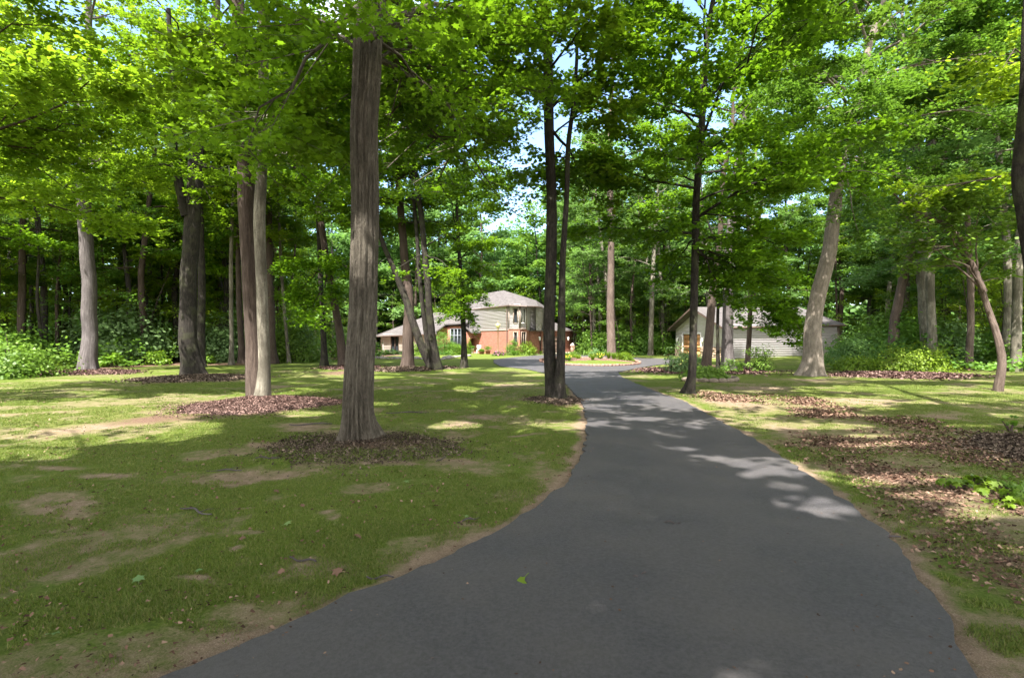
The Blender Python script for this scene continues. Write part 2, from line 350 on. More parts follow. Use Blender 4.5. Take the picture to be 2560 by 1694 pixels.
def ddist(x, y):                                                      # distance to the asphalt's edge
    r = np.full(x.shape, 1e9); P = PQ; Q = np.roll(P, -1, 0)
    for (a, b), (c, d) in zip(P, Q):
        L = (c-a)**2+(d-b)**2
        if L < 1e-9: continue
        t = np.clip(((x-a)*(c-a)+(y-b)*(d-b))/L, 0, 1); r = np.minimum(r, (x-a-t*(c-a))**2+(y-b-t*(d-b))**2)
    return np.sqrt(r)
ELL_D = [(120, 1165, 150, 55), (330, 1085, 130, 14), (650, 1100, 260, 12), (1050, 1072, 170, 16), (880, 1085, 120, 9), (1045, 985, 90, 16), (560, 1375, 140, 38), (430, 1480, 180, 55), (300, 1430, 90, 20),
         (700, 1040, 80, 12), (560, 1045, 60, 16), (250, 990, 200, 26), (1180, 890, 70, 8), (1130, 965, 120, 12), (450, 1270, 60, 8), (850, 1025, 140, 22), (700, 985, 90, 14), (150, 1075, 100, 12),
         (1720, 940, 130, 26), (1850, 1000, 150, 35), (1700, 975, 90, 12), (1980, 1080, 150, 22), (2150, 960, 120, 14), (1880, 880, 80, 8), (1780, 900, 120, 14), (640, 895, 120, 9), (2250, 1430, 50, 60), (2330, 1540, 70, 40),
         (2000, 930, 160, 14), (40, 960, 50, 8), (490, 1200, 60, 8), (1250, 1000, 60, 5), (380, 1330, 60, 9), (720, 1210, 60, 7), (2050, 840, 60, 18)]
ELL_L = [(2330, 1060, 130, 55), (2120, 870, 145, 13),
         (850, 1025, 120, 22), (600, 945, 170, 34), (440, 880, 110, 14), (205, 862, 95, 11), (1280, 928, 55, 13), (790, 862, 60, 8), (380, 970, 160, 20), (100, 862, 120, 7), (500, 843, 160, 5), (1650, 850, 120, 12), (2340, 1180, 80, 25), (2360, 1350, 60, 60)]
def wel(e):
    x, y, rx, ry = e; c = gp(x, y); a = gp(x, y-ry) if y-ry > 795 else (0, 120); b = gp(x, y+ry); return c[0], (a[1]+b[1])/2, rx*K/1280*c[1], max((a[1]-b[1])/2, .1)
def field(x, y, L):
    r = np.zeros(x.shape)
    for e in L:
        cx, cy_, rx, ry = wel(e); d = np.sqrt(((x-cx)/rx)**2+((y-cy_)/ry)**2); r = np.maximum(r, np.clip(1.25-d, 0, 1))
    return r
BELT = [(4.1, 2.6), (4.4, 5.2), (5.4, 7.2), (6.6, 9.2), (6.9, 11.5), (6.2, 14.5)]
def masks(x, y):
    wx = x+(fbm(x*.9, y*.9, 0, 3)-.5)*1.4; wy = y+(fbm(x*.9, y*.9, 7, 4)-.5)*1.4
    d = field(wx, wy, ELL_D)*.72; l = field(wx, wy, ELL_L)*.74
    dd = ddist(x, y); wv = np.where(x < 1.5, .04+.75*fbm(x*1.6, y*1.6, 0, 8)**2, .03+.6*fbm(x*1.6, y*1.6, 0, 8)**2)
    near = np.clip(1.25-np.maximum(y-14, 0)/8, 0, 1)
    d = np.maximum(d, np.clip(1.15-dd/wv, 0, 1)*near*.9)
    d = np.maximum(d, (fbm(x*.45, y*.45, 0, 21) > .62)*.34+(fbm(x*2.1, y*2.1, 0, 22) > .66)*.22*(y < 20))
    d = np.maximum(d, np.clip((fbm(x*1.25, y*1.25, 0, 23)-.50)*3.2, 0, .5)*(y < 26))
    # a worn, leaf-strewn belt follows the drive on its right
    q = np.full(x.shape, 99.)
    for (a, b), (c, e) in zip(BELT[:-1], BELT[1:]):
        t = np.clip(((wx-a)*(c-a)+(wy-b)*(e-b))/((c-a)**2+(e-b)**2), 0, 1); q = np.minimum(q, np.hypot(wx-a-t*(c-a), wy-b-t*(e-b)))
    env = np.clip(1.35-q/1.35, 0, 1); st = fbm(x*.9, y*.9, 0, 25)
    l = np.maximum(l, env*np.clip(.28+1.25*(st-.36), 0, .85)); d = np.maximum(d, env*.50)
    # inside the woods the floor is leaf litter
    wood = np.clip((y-np.interp(x, [-60, -24, -20, -12, -9, 6, 7, 14, 28.5, 29, 34, 60], [18, 22, 33, 40, 66, 70, 48, 50, 50, 34, 26, 20]))/2.5+.3, 0, 1)
    return d, np.maximum(l, wood), np.clip(fbm(x*.25, y*.25, 0, 31)*1.7-.6, 0, 1)*.4+.25*(x > 5)*(y < 20)+.3*np.clip(1.3-np.hypot((x+9)/6, (y-11)/4), 0, 1)  # last term: dry pale grass, also brightening the left sun patch by colour

def hgt(x, y):                                                        # gentle unevenness, level along the asphalt
    dd = ddist(x, y); f = np.clip(dd/1.5, 0, 1)
    h = (fbm(x*.5, y*.5, 0, 41)-.5)*.10+(fbm(x*3, y*3, 0, 42)-.5)*.025
    bank = .36*np.exp(-(((x-27)/5.0)**2+((y-40)/3.0)**2))+.14*np.exp(-(((x-22)/6.0)**2+((y-40)/2.6)**2))
    return h*f*(dd > 0)+bank*f
# ground: one sheet, fine near the viewer and coarse towards the horizon
ax = np.sinh(np.linspace(-5.2, 5.2, 440))*5.2; yy = np.concatenate([np.linspace(-350, -30, 12), np.linspace(-27, 1.5, 24), 1.7*np.exp(np.linspace(0, math.log(420/1.7), 560))])
X, Y = np.meshgrid(ax, yy); xf, yf = X.ravel(), Y.ravel()
near = (np.abs(xf) < 70) & (yf > -8) & (yf < 90)
Z = np.zeros(xf.shape); Z[near] = hgt(xf[near], yf[near])
ins = np.zeros(xf.shape, bool); ins[near] = inpoly(xf[near], yf[near], OUT); Z[ins] = np.minimum(Z[ins], 0)-.01
nx_ = len(ax); i = np.arange(len(yy)-1)[:, None]*nx_+np.arange(nx_-1)[None]
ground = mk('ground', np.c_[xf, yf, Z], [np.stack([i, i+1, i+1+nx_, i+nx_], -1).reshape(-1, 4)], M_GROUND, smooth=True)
tag(ground, kind='structure')
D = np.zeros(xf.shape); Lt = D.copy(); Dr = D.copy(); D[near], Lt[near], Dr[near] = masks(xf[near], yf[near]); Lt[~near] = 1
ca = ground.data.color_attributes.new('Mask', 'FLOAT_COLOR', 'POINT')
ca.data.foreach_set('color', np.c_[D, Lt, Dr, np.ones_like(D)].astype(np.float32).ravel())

# driveway: a slab three centimetres proud of the soil, with a hole for the planted island
import bmesh
def slab(name, outer, hole, z0, z1, m):
    bm = bmesh.new(); es = []
    for P in [outer]+([hole] if hole is not None else []):
        vs = [bm.verts.new((p[0], p[1], z1)) for p in P]; es += [bm.edges.new((vs[k], vs[(k+1) % len(vs)])) for k in range(len(vs))]
    bmesh.ops.triangle_fill(bm, use_beauty=True, use_dissolve=False, edges=es)
    be = [e for e in bm.edges if len(e.link_faces) == 1]
    r = bmesh.ops.extrude_edge_only(bm, edges=be); nv = [v for v in r['geom'] if isinstance(v, bmesh.types.BMVert)]
    for v in nv: v.co.z = z0
    for v in nv:
        v.co.x += random.uniform(-.015, .015); v.co.y += random.uniform(-.015, .015)
    bmesh.ops.recalc_face_normals(bm, faces=bm.faces); me = bpy.data.meshes.new(name); bm.to_mesh(me); bm.free(); me.materials.append(m)
    o = bpy.data.objects.new(name, me); C.objects.link(o); return o
aa = np.linspace(0, 2*PI, 90, endpoint=False)
ISL = np.c_[ISL_C[0]+ISL_R[0]*np.cos(aa), ISL_C[1]+ISL_R[1]*np.sin(aa)]
tag(slab('driveway', OUT, ISL, -.05, .03, M_ASPH), kind='structure')
apr = np.array([(2.2, 53.6), (7.6, 58.9), (6.9, 61.0), (1.9, 56.0)])
tag(slab('garage_apron', apr, None, -.05, .034, M_CONC), kind='structure')

# ------------------------------------------------------------------ mulch and litter
def mulch(name, c, r, n, m, size=(.03, .012), hump=.09, label=None, seed=0, disc=True, kind='stuff'):
    g = np.random.default_rng(seed+100); b = MB(); cx, cy_ = c
    if disc:
        nr, na = 14, 64; ra = np.linspace(0, 1, nr); an = np.linspace(0, 2*PI, na, endpoint=False); RA, AN = np.meshgrid(ra, an, indexing='ij')
        wob = 1+.7*(fbm(np.cos(AN)*1.8, np.sin(AN)*1.8, seed*3.1, seed)-.5)
        x = cx+r[0]*RA*np.cos(AN)*wob; y = cy_+r[1]*RA*np.sin(AN)*wob
        z = hgt(x.ravel(), y.ravel()).reshape(x.shape)+hump*(1-RA**1.6)-.035*(RA > .99)+(fbm(x*7, y*7, 0, 5)-.4)*.03*(RA < .97)+.004
        k = np.arange(nr-1)[:, None]*na+np.arange(na)[None]; k2 = np.arange(nr-1)[:, None]*na+((np.arange(na)+1) % na)[None]
        b.add(np.stack([x, y, z], -1), [np.stack([k, k2, k2+na, k+na], -1).reshape(-1, 4)])
    a = g.uniform(0, 2*PI, n); q = g.uniform(0, 1, n)**.55*np.where(g.random(n) < .22, g.uniform(1.05, 1.5, n), 1.0); wob = 1+.7*(fbm(np.cos(a)*1.8, np.sin(a)*1.8, seed*3.1, seed)-.5)
    x = cx+r[0]*q*np.cos(a)*wob; y = cy_+r[1]*q*np.sin(a)*wob
    ok = ~inpoly(x, y, PQ) | (not disc); x, y, q = x[ok], y[ok], q[ok]; n = len(x)
    z = hgt(x, y)+hump*np.clip(1-q**1.6, 0, 1)+g.uniform(.0, .02, n)+.012
    N = np.c_[g.normal(0, .55, n), g.normal(0, .55, n), np.ones(n)]; T = g.normal(0, 1, (n, 3))
    sz = g.uniform(.5, 1.6, n)*size[0]*2
    V, F = leaves(np.c_[x, y, z], N, T, sz, np.array([(-.22, -.5, 0), (.25, -.45, .06), (.18, .5, -.04), (-.2, .42, .08)]))
    b.add(V, [F]); o = b.build(name, m); return tag(o, label, None, None, kind)
mulch('mulch', (-2.30, 7.7), (1.5, 1.1), 9000, M_DMULCH, (.013,), .02, 'dark mulch around the big furrowed trunk', 1, False)
mulch('mulch', (-6.1, 12.3), (1.75, 1.45), 26000, M_MULCH, (.016,), .17, 'reddish bark mulch mound under the paired trunks', 2)
mulch('mulch', (-13.0, 21.0), (2.1, 1.9), 8000, M_DMULCH, (.032,), .12, 'dark mulch ring under the forked tree', 3)
mulch('mulch', (-20.2, 24.3), (2.2, 1.7), 7000, M_MULCH, (.035,), .12, 'reddish mulch ring under the straight grey trunk', 4)
mulch('mulch', (1.12, 13.3), (.72, .9), 6000, M_DMULCH, (.016,), .04, 'mulch at the foot of the twin trunk by the driveway', 5, False)
mulch('mulch', (-9.0, 28.6), (1.6, 2.0), 2500, M_MULCH, (.05,), .12, 'mulch patch beyond the big furrowed trunk', 6)
mulch('mulch', (-5.6, 26.4), (1.7, 1.5), 2500, M_DMULCH, (.05,), .16, 'black mulch mound under the dark leaning trunks', 7)
mulch('mulch', (-4.25, 28.2), (1.2, 1.2), 1500, M_DMULCH, (.05,), .12, 'dark mulch round the trunk before the arched entry', 8)
mulch('mulch', (17.2, 22.6), (2.9, 1.9), 7000, M_MULCH, (.05,), .10, 'long mulch strip before the bright green thicket', 9)
mulch('mulch', (8.05, 7.2), (1.5, 1.2), 16000, M_DMULCH, (.018,), .05, 'dark mulch heap at the right edge of the lawn', 10, False)
mulch('mulch', (9.2, 25.6), (3.2, 2.6), 6000, M_MULCH, (.05,), .06, 'mulch bed under the trees beside the outbuilding', 11)
ln = 170000; lx = RNG.uniform(3.0, 14, ln); ly = RNG.uniform(2.4, 17, ln)
dm, lm, _ = masks(lx, ly); k = (lm > .40+.45*(RNG.random(ln)-.5)) & ~inpoly(lx, ly, PQ) & (ly > .55*lx-.4); lx, ly = lx[k], ly[k]; n = len(lx)
V, F = leaves(np.c_[lx, ly, hgt(lx, ly)+RNG.uniform(.003, .02, n)], np.c_[RNG.normal(0, .5, n), RNG.normal(0, .5, n), np.ones(n)], RNG.normal(0, 1, (n, 3)), RNG.uniform(.014, .042, n)*(.7+ly/12), np.array([(-.3, -.5, 0), (.28, -.4, .1), (.34, .35, -.05), (-.12, .5, .12)]))
tag(mk('leaf_litter', V, [F], M_LITTER), 'brown leaf litter on the right lawn by the driveway', kind='stuff')
# grass blades (short, sparse, thinning on bare soil)
n = 1100000; gy = 2.15*np.exp(RNG.random(n)*math.log(19/2.15)); gx = (RNG.random(n)*2-1)*(1.12*gy+1.2)
k = ~inpoly(gx, gy, PQ); gx, gy = gx[k], gy[k]; dm, lm, dr = masks(gx, gy); n = len(gx)
bare = np.maximum(dm, lm)+(fbm(gx*4, gy*4, 0, 61)-.5)*1.1+(fbm(gx*1.1, gy*1.1, 0, 62)-.5)*.8+(RNG.random(n)-.5)*.25; k = bare < .36; gx, gy, dr = gx[k], gy[k], dr[k]; n = len(gx)
hh = RNG.uniform(.008, .024, n)*(.6+.8*fbm(gx*1.5, gy*1.5, 0, 71)); a = RNG.uniform(0, 2*PI, n); wd = .0014+.0006*gy
z = hgt(gx, gy); ln_ = RNG.normal(0, .6, (n, 2))*hh[:, None]
P0 = np.c_[gx-np.cos(a)*wd, gy-np.sin(a)*wd, z-.004]; P1 = np.c_[gx+np.cos(a)*wd, gy+np.sin(a)*wd, z-.004]; P2 = np.c_[gx+ln_[:, 0], gy+ln_[:, 1], z+hh]
tag(mk('grass', np.stack([P0, P1, P2], 1), [np.arange(n*3).reshape(-1, 3)], M_BLADE), 'short sparse lawn grass', kind='stuff')

# ------------------------------------------------------------------ trees
# openings in the canopy through which the sun reaches the ground
LIT = [(110, 985, 300, 50), (330, 1000, 170, 26), (40, 1045, 140, 22), (420, 985, 120, 12), (60, 1035, 150, 16), (560, 940, 150, 20), (100, 862, 230, 12), (330, 860, 120, 8), (700, 960, 70, 10), (610, 925, 40, 10), (1180, 888, 90, 5), (1080, 900, 40, 6), (1040, 985, 90, 9), (1000, 850, 160, 4),
       (880, 935, 50, 5), (1250, 868, 60, 4), (790, 862, 60, 8), (1495, 972, 55, 5), (1570, 947, 35, 3), (1370, 984, 30, 4), (1570, 1043, 40, 6), (1625, 1060, 55, 5), (1680, 1068, 60, 6), (1770, 1075, 90, 15), (1830, 1095, 110, 12), (1740, 1105, 45, 7), (1830, 1130, 50, 8),
       (1870, 1165, 90, 14), (1940, 1185, 80, 14), (1840, 1180, 50, 10), (2040, 1108, 150, 15), (2180, 1145, 130, 16), (2290, 1180, 110, 22), (2130, 1100, 110, 10), (2350, 1270, 40, 18), (1890, 985, 120, 7), (2010, 1010, 90, 6), (1960, 960, 70, 4), (2050, 1030, 110, 6),
       (1800, 955, 90, 4), (2130, 900, 330, 9), (2300, 905, 150, 8), (2000, 925, 60, 4), (2150, 932, 90, 4), (2280, 925, 60, 4), (1760, 856, 200, 9), (2010, 858, 110, 7), (2100, 868, 170, 12), (1400, 838, 150, 10), (1250, 836, 80, 6), (1600, 840, 120, 9), (1500, 872, 90, 4), (1640, 905, 50, 4), (2330, 1530, 60, 18), (1640, 1452, 30, 5),
       (1350, 1192, 40, 4), (2100, 1440, 40, 8), (2330, 960, 60, 5), (2240, 985, 60, 4), (2310, 1065, 50, 6), (1100, 1350, 0.1, .1)]
LIT = np.array(LIT, float)
def keep(P, g):
    gx = P[:, 0]-SV[0]/SV[2]*P[:, 2]; gy = P[:, 1]-SV[1]/SV[2]*P[:, 2]; ok = gy > 2
    yy_ = np.where(ok, gy, 99.); sx = (1280+gx/yy_*1280)/K; sy = (847+2048/yy_)/K
    q = np.zeros(len(P), bool)
    nz = (fbm(gx*1.8, gy*1.8, 0, 81)-.5)*1.1
    for x, y, rx, ry in LIT: q |= ((sx-x)/rx)**2+((sy-y)/ry)**2 < 1+nz*(1.6 if ry < 20 else .8)
    q |= (gx > -9) & (gx < 10) & (gy > 46) & (gy < 70) & (g.random(len(P)) < .9)
    q |= (gx > 18) & (gx < 28) & (gy > 38) & (gy < 46) & (g.random(len(P)) < .35)
    kill = q & ok & (g.random(len(P)) < .985)
    kill |= (P[:, 0] > -2.2+0*P[:, 1]) & (P[:, 0] < 2.2) & (P[:, 1] > 24) & (P[:, 1] < 72)      # open sky above the drive
    return ~kill
def limbset(g, z0, z1, n, R, prof, lean, base):
    out = []; a = g.uniform(0, 2*PI)
    for i in range(n):
        t = (i+.5)/n; z = z0+(z1-z0)*t**.9; a += 2.4+g.normal(0, .35)
        L = R*prof(t)*g.uniform(.75, 1.2); e = math.radians(8+52*t+g.normal(0, 8)); out.append((z, a, e, L))
    return out
def grow(g, P, Rr, spec, leafn, lsize, shape, twl=.6, cull=True, subn=1.0, flat=.5, spread=1.0):
    """P trunk path, spec list of (z,azimuth,elevation,length) or (z,(tip)); returns limb tubes, twigs, leaves"""
    tubes = []; SA, SB, SR = [], [], []
    for sp in spec:
        z = sp[0]; c = np.array([np.interp(z, P[:, 2], P[:, k]) for k in range(3)]); r0 = float(np.interp(z, P[:, 2], Rr))
        s = np.linspace(0, 1, 7)
        if len(sp) == 2:
            tip = np.array(sp[1], float); d = tip-c; L = np.linalg.norm(d); L = max(L, .5); mid = c+d*.5+np.array([0, 0, .12*L])
            pts = ((1-s)**2)[:, None]*c+(2*s*(1-s))[:, None]*mid+(s**2)[:, None]*tip
        else:
            _, az, e, L = sp; d = np.array([math.cos(az)*math.cos(e), math.sin(az)*math.cos(e), math.sin(e)])
            pts = c+d*L*s[:, None]+np.array([0, 0, -.16*L*math.cos(e)])*(s**2)[:, None]
        pts[1:] += g.normal(0, .035*L, (6, 3))*s[1:, None]**.5*.8
        rl = min(r0*.45, .011*L+.010); tubes.append((pts, rl*(1-.85*s)))
        ns = max(2, int(L/.47*subn)); ds = np.linspace(.22, .97, ns)
        for j, q in enumerate(ds):
            p = np.array([np.interp(q, s, pts[:, k]) for k in range(3)]); td = pts[min(6, int(q*6)+1)]-pts[min(5, int(q*6))]; td = td/np.linalg.norm(td)
            sg = (-1)**j; an = math.radians(g.uniform(35, 68))*sg; h = np.array([td[0]*math.cos(an)-td[1]*math.sin(an), td[0]*math.sin(an)+td[1]*math.cos(an), td[2]*.6+g.normal(.05, .16)])
            h /= np.linalg.norm(h); l = (.42*L*(1.12-q)+.45)*g.uniform(.7, 1.2); e2 = p+h*l+np.array([0, 0, -.10*l]); SA.append(p); SB.append(e2); SR.append(max(.006, rl*.4*(1-.5*q)))
        SA.append(pts[4]); SB.append(pts[6]); SR.append(.008)
    SA, SB, SR = np.array(SA), np.array(SB), np.array(SR)
    Ls = np.linalg.norm(SB-SA, axis=1); nt_ = np.maximum(2, (Ls/.175).astype(int)); ix = np.repeat(np.arange(len(SA)), nt_)
    q = g.uniform(.18, 1, len(ix)); A = SA[ix]+(SB-SA)[ix]*q[:, None]; D = nrm((SB-SA)[ix])
    an = np.radians(g.uniform(30, 75, len(ix)))*np.where(g.random(len(ix)) < .5, 1, -1)
    H = np.c_[D[:, 0]*np.cos(an)-D[:, 1]*np.sin(an), D[:, 0]*np.sin(an)+D[:, 1]*np.cos(an), D[:, 2]*.5+g.normal(0, .28, len(ix))]
    B_ = A+nrm(H)*(twl*g.uniform(.5, 1.15, len(ix)))[:, None]
    kx = np.repeat(np.arange(len(A)), np.maximum(1, g.poisson(leafn, len(A)))); q = g.uniform(.1, 1.12, len(kx)); cc = A[kx]+(B_-A)[kx]*q[:, None]
    off = g.normal(0, 1, (len(kx), 3))*np.array([1, 1, flat])*lsize*.95*spread; cc = cc+off
    N = np.c_[g.normal(0, .48, (len(kx), 2)), np.ones(len(kx))]; T = nrm((B_-A)[kx])*.7+nrm(off+1e-6)*1.0; T[:, 2] -= .25
    sz = lsize*g.uniform(.65, 1.25, len(kx))
    if cull: m_ = keep(cc, g) | (g.random(len(cc)) > float(cull)); cc, N, T, sz = cc[m_], N[m_], T[m_], sz[m_]
    # soft blow-by gaps: clumps with holes between
    ho = fbm(cc[:, 0]*.8, cc[:, 1]*.8, cc[:, 2]*1.1, 91); m_ = (ho > .34) | (g.random(len(cc)) < .3); cc, N, T, sz = cc[m_], N[m_], T[m_], sz[m_]
    return tubes, (SA, SB, SR), (A, B_), leaves(cc, N, T, sz, shape), len(cc)
NL = [0]
def tree(name, label, cat, path, H, bk, lf, h0=6, R=4, nl=14, leaf='mid', low=(), flare=.35, amp=.05, seed=1, cull=True, group=None, twins=(), prof=None, leafn=None, sides=None, base=None, sc=1.0, fl_h=.45, trunk_top=None, subn=1.0, tw=True):
    g = np.random.default_rng(seed*97+5); P = np.array(path, float)
    P, Rr = P[:, :3], P[:, 3]; d = P[-1]-P[-2]; d = d/np.linalg.norm(d)
    if H > P[-1, 2]+.3:
        m_ = 6; zz = np.linspace(P[-1, 2], H, m_+1)[1:]; dz = zz-P[-1, 2]; k_ = (1-np.exp(-dz/6))*6
        ext = np.c_[P[-1, 0]+d[0]/max(d[2], .3)*k_+np.cumsum(g.normal(0, .12, m_)), P[-1, 1]+np.cumsum(g.normal(0, .12, m_)), zz]
        rr = Rr[-1]*(1-(dz/dz[-1])*.93); P = np.r_[P, ext]; Rr = np.r_[Rr, rr]
    s = np.concatenate([[0], np.cumsum(np.linalg.norm(np.diff(P, axis=0), axis=1))]); nr = int(max(16, min(150, s[-1]/(.12 if leaf == 'near' else .3))))
    q = np.linspace(0, 1, nr)**1.25*s[-1]; PP = np.stack([np.interp(q, s, P[:, k]) for k in range(3)], 1); RR = np.interp(q, s, Rr)
    for _ in range(3): PP[1:-1] = (PP[:-2]+2*PP[1:-1]+PP[2:])/4
    PP[:, :2] += np.stack([fbm(q*.7, q*0, 0, seed)-.5, fbm(q*.7, q*0+3, 0, seed)-.5], 1)*RR[:, None]*.3
    PP[0, 2] = -.12; bx = base or (P[0, 0], P[0, 1], 0.)
    root = empty(name, bx, label, cat, group); b = MB(); sd = sides or (96 if leaf == 'near' else 20)
    V_, F_, u_ = tube(PP, RR, sd, amp, 6.5 if leaf == 'near' else 3.5, .38, flare, seed, fl_h); b.add(V_, [F_], u_)
    for tp in twins:                                               # second stem or a heavy fork of the same tree
        Q = np.array(tp, float); s2 = np.concatenate([[0], np.cumsum(np.linalg.norm(np.diff(Q[:, :3], axis=0), axis=1))]); q2 = np.linspace(0, s2[-1], 60)
        Q3 = np.stack([np.interp(q2, s2, Q[:, k]) for k in range(3)], 1)
        for _ in range(3): Q3[1:-1] = (Q3[:-2]+2*Q3[1:-1]+Q3[2:])/4
        V_, F_, u_ = tube(Q3, np.interp(q2, s2, Q[:, 3]), max(16, sd//2), amp, 3.5, .55, flare*.8 if Q[0, 2] < .2 else 0, seed+4, fl_h*.8); b.add(V_, [F_], u_)
    pr = prof or (lambda t: (.75+.55*math.sin(PI*min(1, t*1.15)))*(1-.55*t))
    spec = limbset(g, h0, H*.97, nl, R, pr, 0, None)+list(low)
    ls, shp, ln2 = {'near': (.098, MAPLE, 24), 'midm': (.118, HEXL, 31), 'mid': (.165, KITE, 25), 'far': (.36, KITE, 7)}[leaf]
    ls *= sc; ln2 = leafn or ln2
    tubes, (SA, SB, SR), (A, B_), (LV, LF), cnt = grow(g, PP, RR, spec, ln2, ls, shp, .62 if leaf in ('near', 'midm') else .75, cull, subn)
    if cull:
        m_ = keep(B_, g) | (g.random(len(B_)) > float(cull)); A, B_ = A[m_], B_[m_]; m_ = keep(SB, g); SA, SB, SR = SA[m_], SB[m_], SR[m_]
    NL[0] += cnt
    for t_ in tubes:
        V_, F_, u_ = tube(t_[0], t_[1], 7, .0); b.add(V_, [F_], u_)
    if leaf != 'far':
        V_, F_ = twig_prisms(SA, SB, SR); b.add(V_, [F_])
        if leaf in ('near', 'midm') and tw: V_, F_ = twig_prisms(A, B_, np.full(len(A), .0035)); b.add(V_, [F_])
    b.build('trunk', bk, root, smooth=True); mk('crown', LV, [LF], lf, root); return root
def tp(Y, pts, x0=None):
    """trunk path from (x, y, width) marks on the survey sheet at distance Y"""
    o = []
    for i_, (x, y, wd_) in enumerate(pts):
        X_, _, z = vp(x, y, Y); o.append((X_, Y+.15*math.sin(i_*1.7+Y), max(z, 0) if i_ else 0, wd_*K/1280*Y/2*.87))
    return o
def T(x, y, Y): return vp(x, y, Y)

# ---- trees standing on the lawn, nearest first
SHAG = tp(8, [(826, 1028, 78), (832, 960, 71), (836, 850, 69), (838, 700, 68), (843, 500, 67), (848, 300, 65), (857, 100, 63), (862, -60, 58)])
tree('maple_tree', 'big trunk with long furrowed grey bark, nearest on the left lawn, in dark mulch', 'tree', SHAG, 20, B_SHAG, L_MAPLE, h0=7.2, R=5.6, nl=15, leaf='near', flare=.85, amp=.22, seed=3, fl_h=.2, subn=1.3,
     low=[(6.2, T(1000, 30, 7.6)), (6.5, T(1190, 70, 12)), (6.5, T(1130, 140, 15)), (6.1, T(920, 60, 6.5)), (6.3, T(1080, 300, 9)), (6.8, T(950, 380, 14)), (5.9, T(700, 40, 9)), (5.85, T(1010, 120, 9.5)), (6.0, T(1120, 330, 12)), (6.3, T(980, 250, 11.5)), (6.4, T(740, 190, 12)), (6.6, T(1090, 60, 8)), (6.6, T(600, 110, 9.5)), (6.8, T(1050, 480, 17)), (6.9, T(1130, 420, 15)), (7.0, T(560, 330, 7.2)), (7.1, T(1150, 200, 13))])
tree('maple_tree', 'tall brown trunk left of its paler twin on the reddish mulch mound', 'tree', tp(12.9, [(590, 905, 46), (585, 800, 44), (580, 600, 42), (574, 400, 42), (565, 200, 38), (552, 60, 34)]), 21, B_BROWN, L_MAPLE, h0=8.2, R=5.2, nl=14, leaf='midm', flare=.18, amp=.05, seed=4, sides=32,
     low=[(8.0, T(430, 180, 11)), (7.6, T(680, 260, 10.5)), (8.2, T(500, 90, 10)), (7.8, T(640, 420, 15)), (8.6, T(700, 120, 14))])
tree('maple_tree', 'pale blotched slender trunk in front of its brown twin on the reddish mound', 'tree', tp(12.5, [(603, 938, 36), (606, 850, 29), (608, 700, 28), (606, 500, 28), (604, 400, 26), (606, 250, 26), (612, 120, 22)]), 18, B_PALE, L_MAPLE, h0=8, R=4.2, nl=11, leaf='midm', flare=.5, amp=.05, seed=5, sides=32, fl_h=.3,
     low=[(6.3, T(690, 330, 9.5)), (7.6, T(620, 320, 8.5)), (6.8, T(540, 240, 10)), (7.5, T(740, 480, 16))])
tree('maple_tree', 'dark rough forked trunk in a dark mulch ring on the left lawn', 'tree', tp(21.8, [(446, 868, 46), (438, 780, 42), (436, 650, 40), (440, 500, 38), (452, 400, 34), (470, 250, 26), (490, 60, 20)]), 20, B_DARK, L_MAPLE, h0=8.5, R=5.6, nl=15, leaf='midm', flare=.6, amp=.06, seed=6, sides=32,
     twins=[[(*T(432, 500, 21.8), .22), (*T(415, 430, 21.7), .18), (*T(402, 350, 21.6), .15), (*T(398, 200, 21.4), .12), (*T(390, 20, 21), .08)]],
     low=[(8.6, T(300, 380, 18)), (9, T(560, 420, 20)), (9.5, T(350, 250, 15)), (9, T(500, 500, 22)), (9.4, T(250, 450, 21))])
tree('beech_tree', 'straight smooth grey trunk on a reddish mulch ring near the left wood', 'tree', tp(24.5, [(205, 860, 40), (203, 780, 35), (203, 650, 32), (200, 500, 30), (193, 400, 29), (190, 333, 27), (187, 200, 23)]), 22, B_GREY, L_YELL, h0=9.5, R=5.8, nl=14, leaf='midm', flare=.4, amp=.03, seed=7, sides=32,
     low=[(9.5, T(60, 380, 22)), (9.8, T(330, 400, 21)), (9.6, T(120, 470, 23)), (10, T(260, 240, 18))])
tree('maple_tree', 'dark twin trunk at the left edge of the driveway', 'tree', tp(13.5, [(1284, 928, 36), (1274, 850, 34), (1269, 750, 31), (1275, 600, 28), (1278, 450, 26), (1270, 300, 26), (1268, 130, 24), (1262, 0, 20)]), 18, B_DARK, L_MAPLE, h0=9.8, R=4.4, nl=11, leaf='midm', flare=.6, amp=.07, seed=8, sides=32, fl_h=.3, subn=1.4,
     twins=[[(*gp(1292, 926), 0, .15), (*T(1297, 850, 13.3), 0.112), (*T(1300, 740, 13.3), 0.097), (*T(1302, 600, 13.3), 0.079), (*T(1312, 450, 13.3), 0.065), (*T(1315, 330, 13.3), 0.061), (*T(1328, 240, 13.3), 0.054), (*T(1336, 120, 13.3), 0.043), (*T(1330, -60, 13.3), 0.032)]],
     low=[(6.9, T(1420, 230, 12.5)), (7.6, T(1470, 90, 13)), (8.2, T(1180, 150, 12.5)), (6.4, T(1400, 380, 14)), (8.6, T(1380, 40, 11)), (9, T(1200, 60, 14)), (7.2, T(1390, 480, 16))])
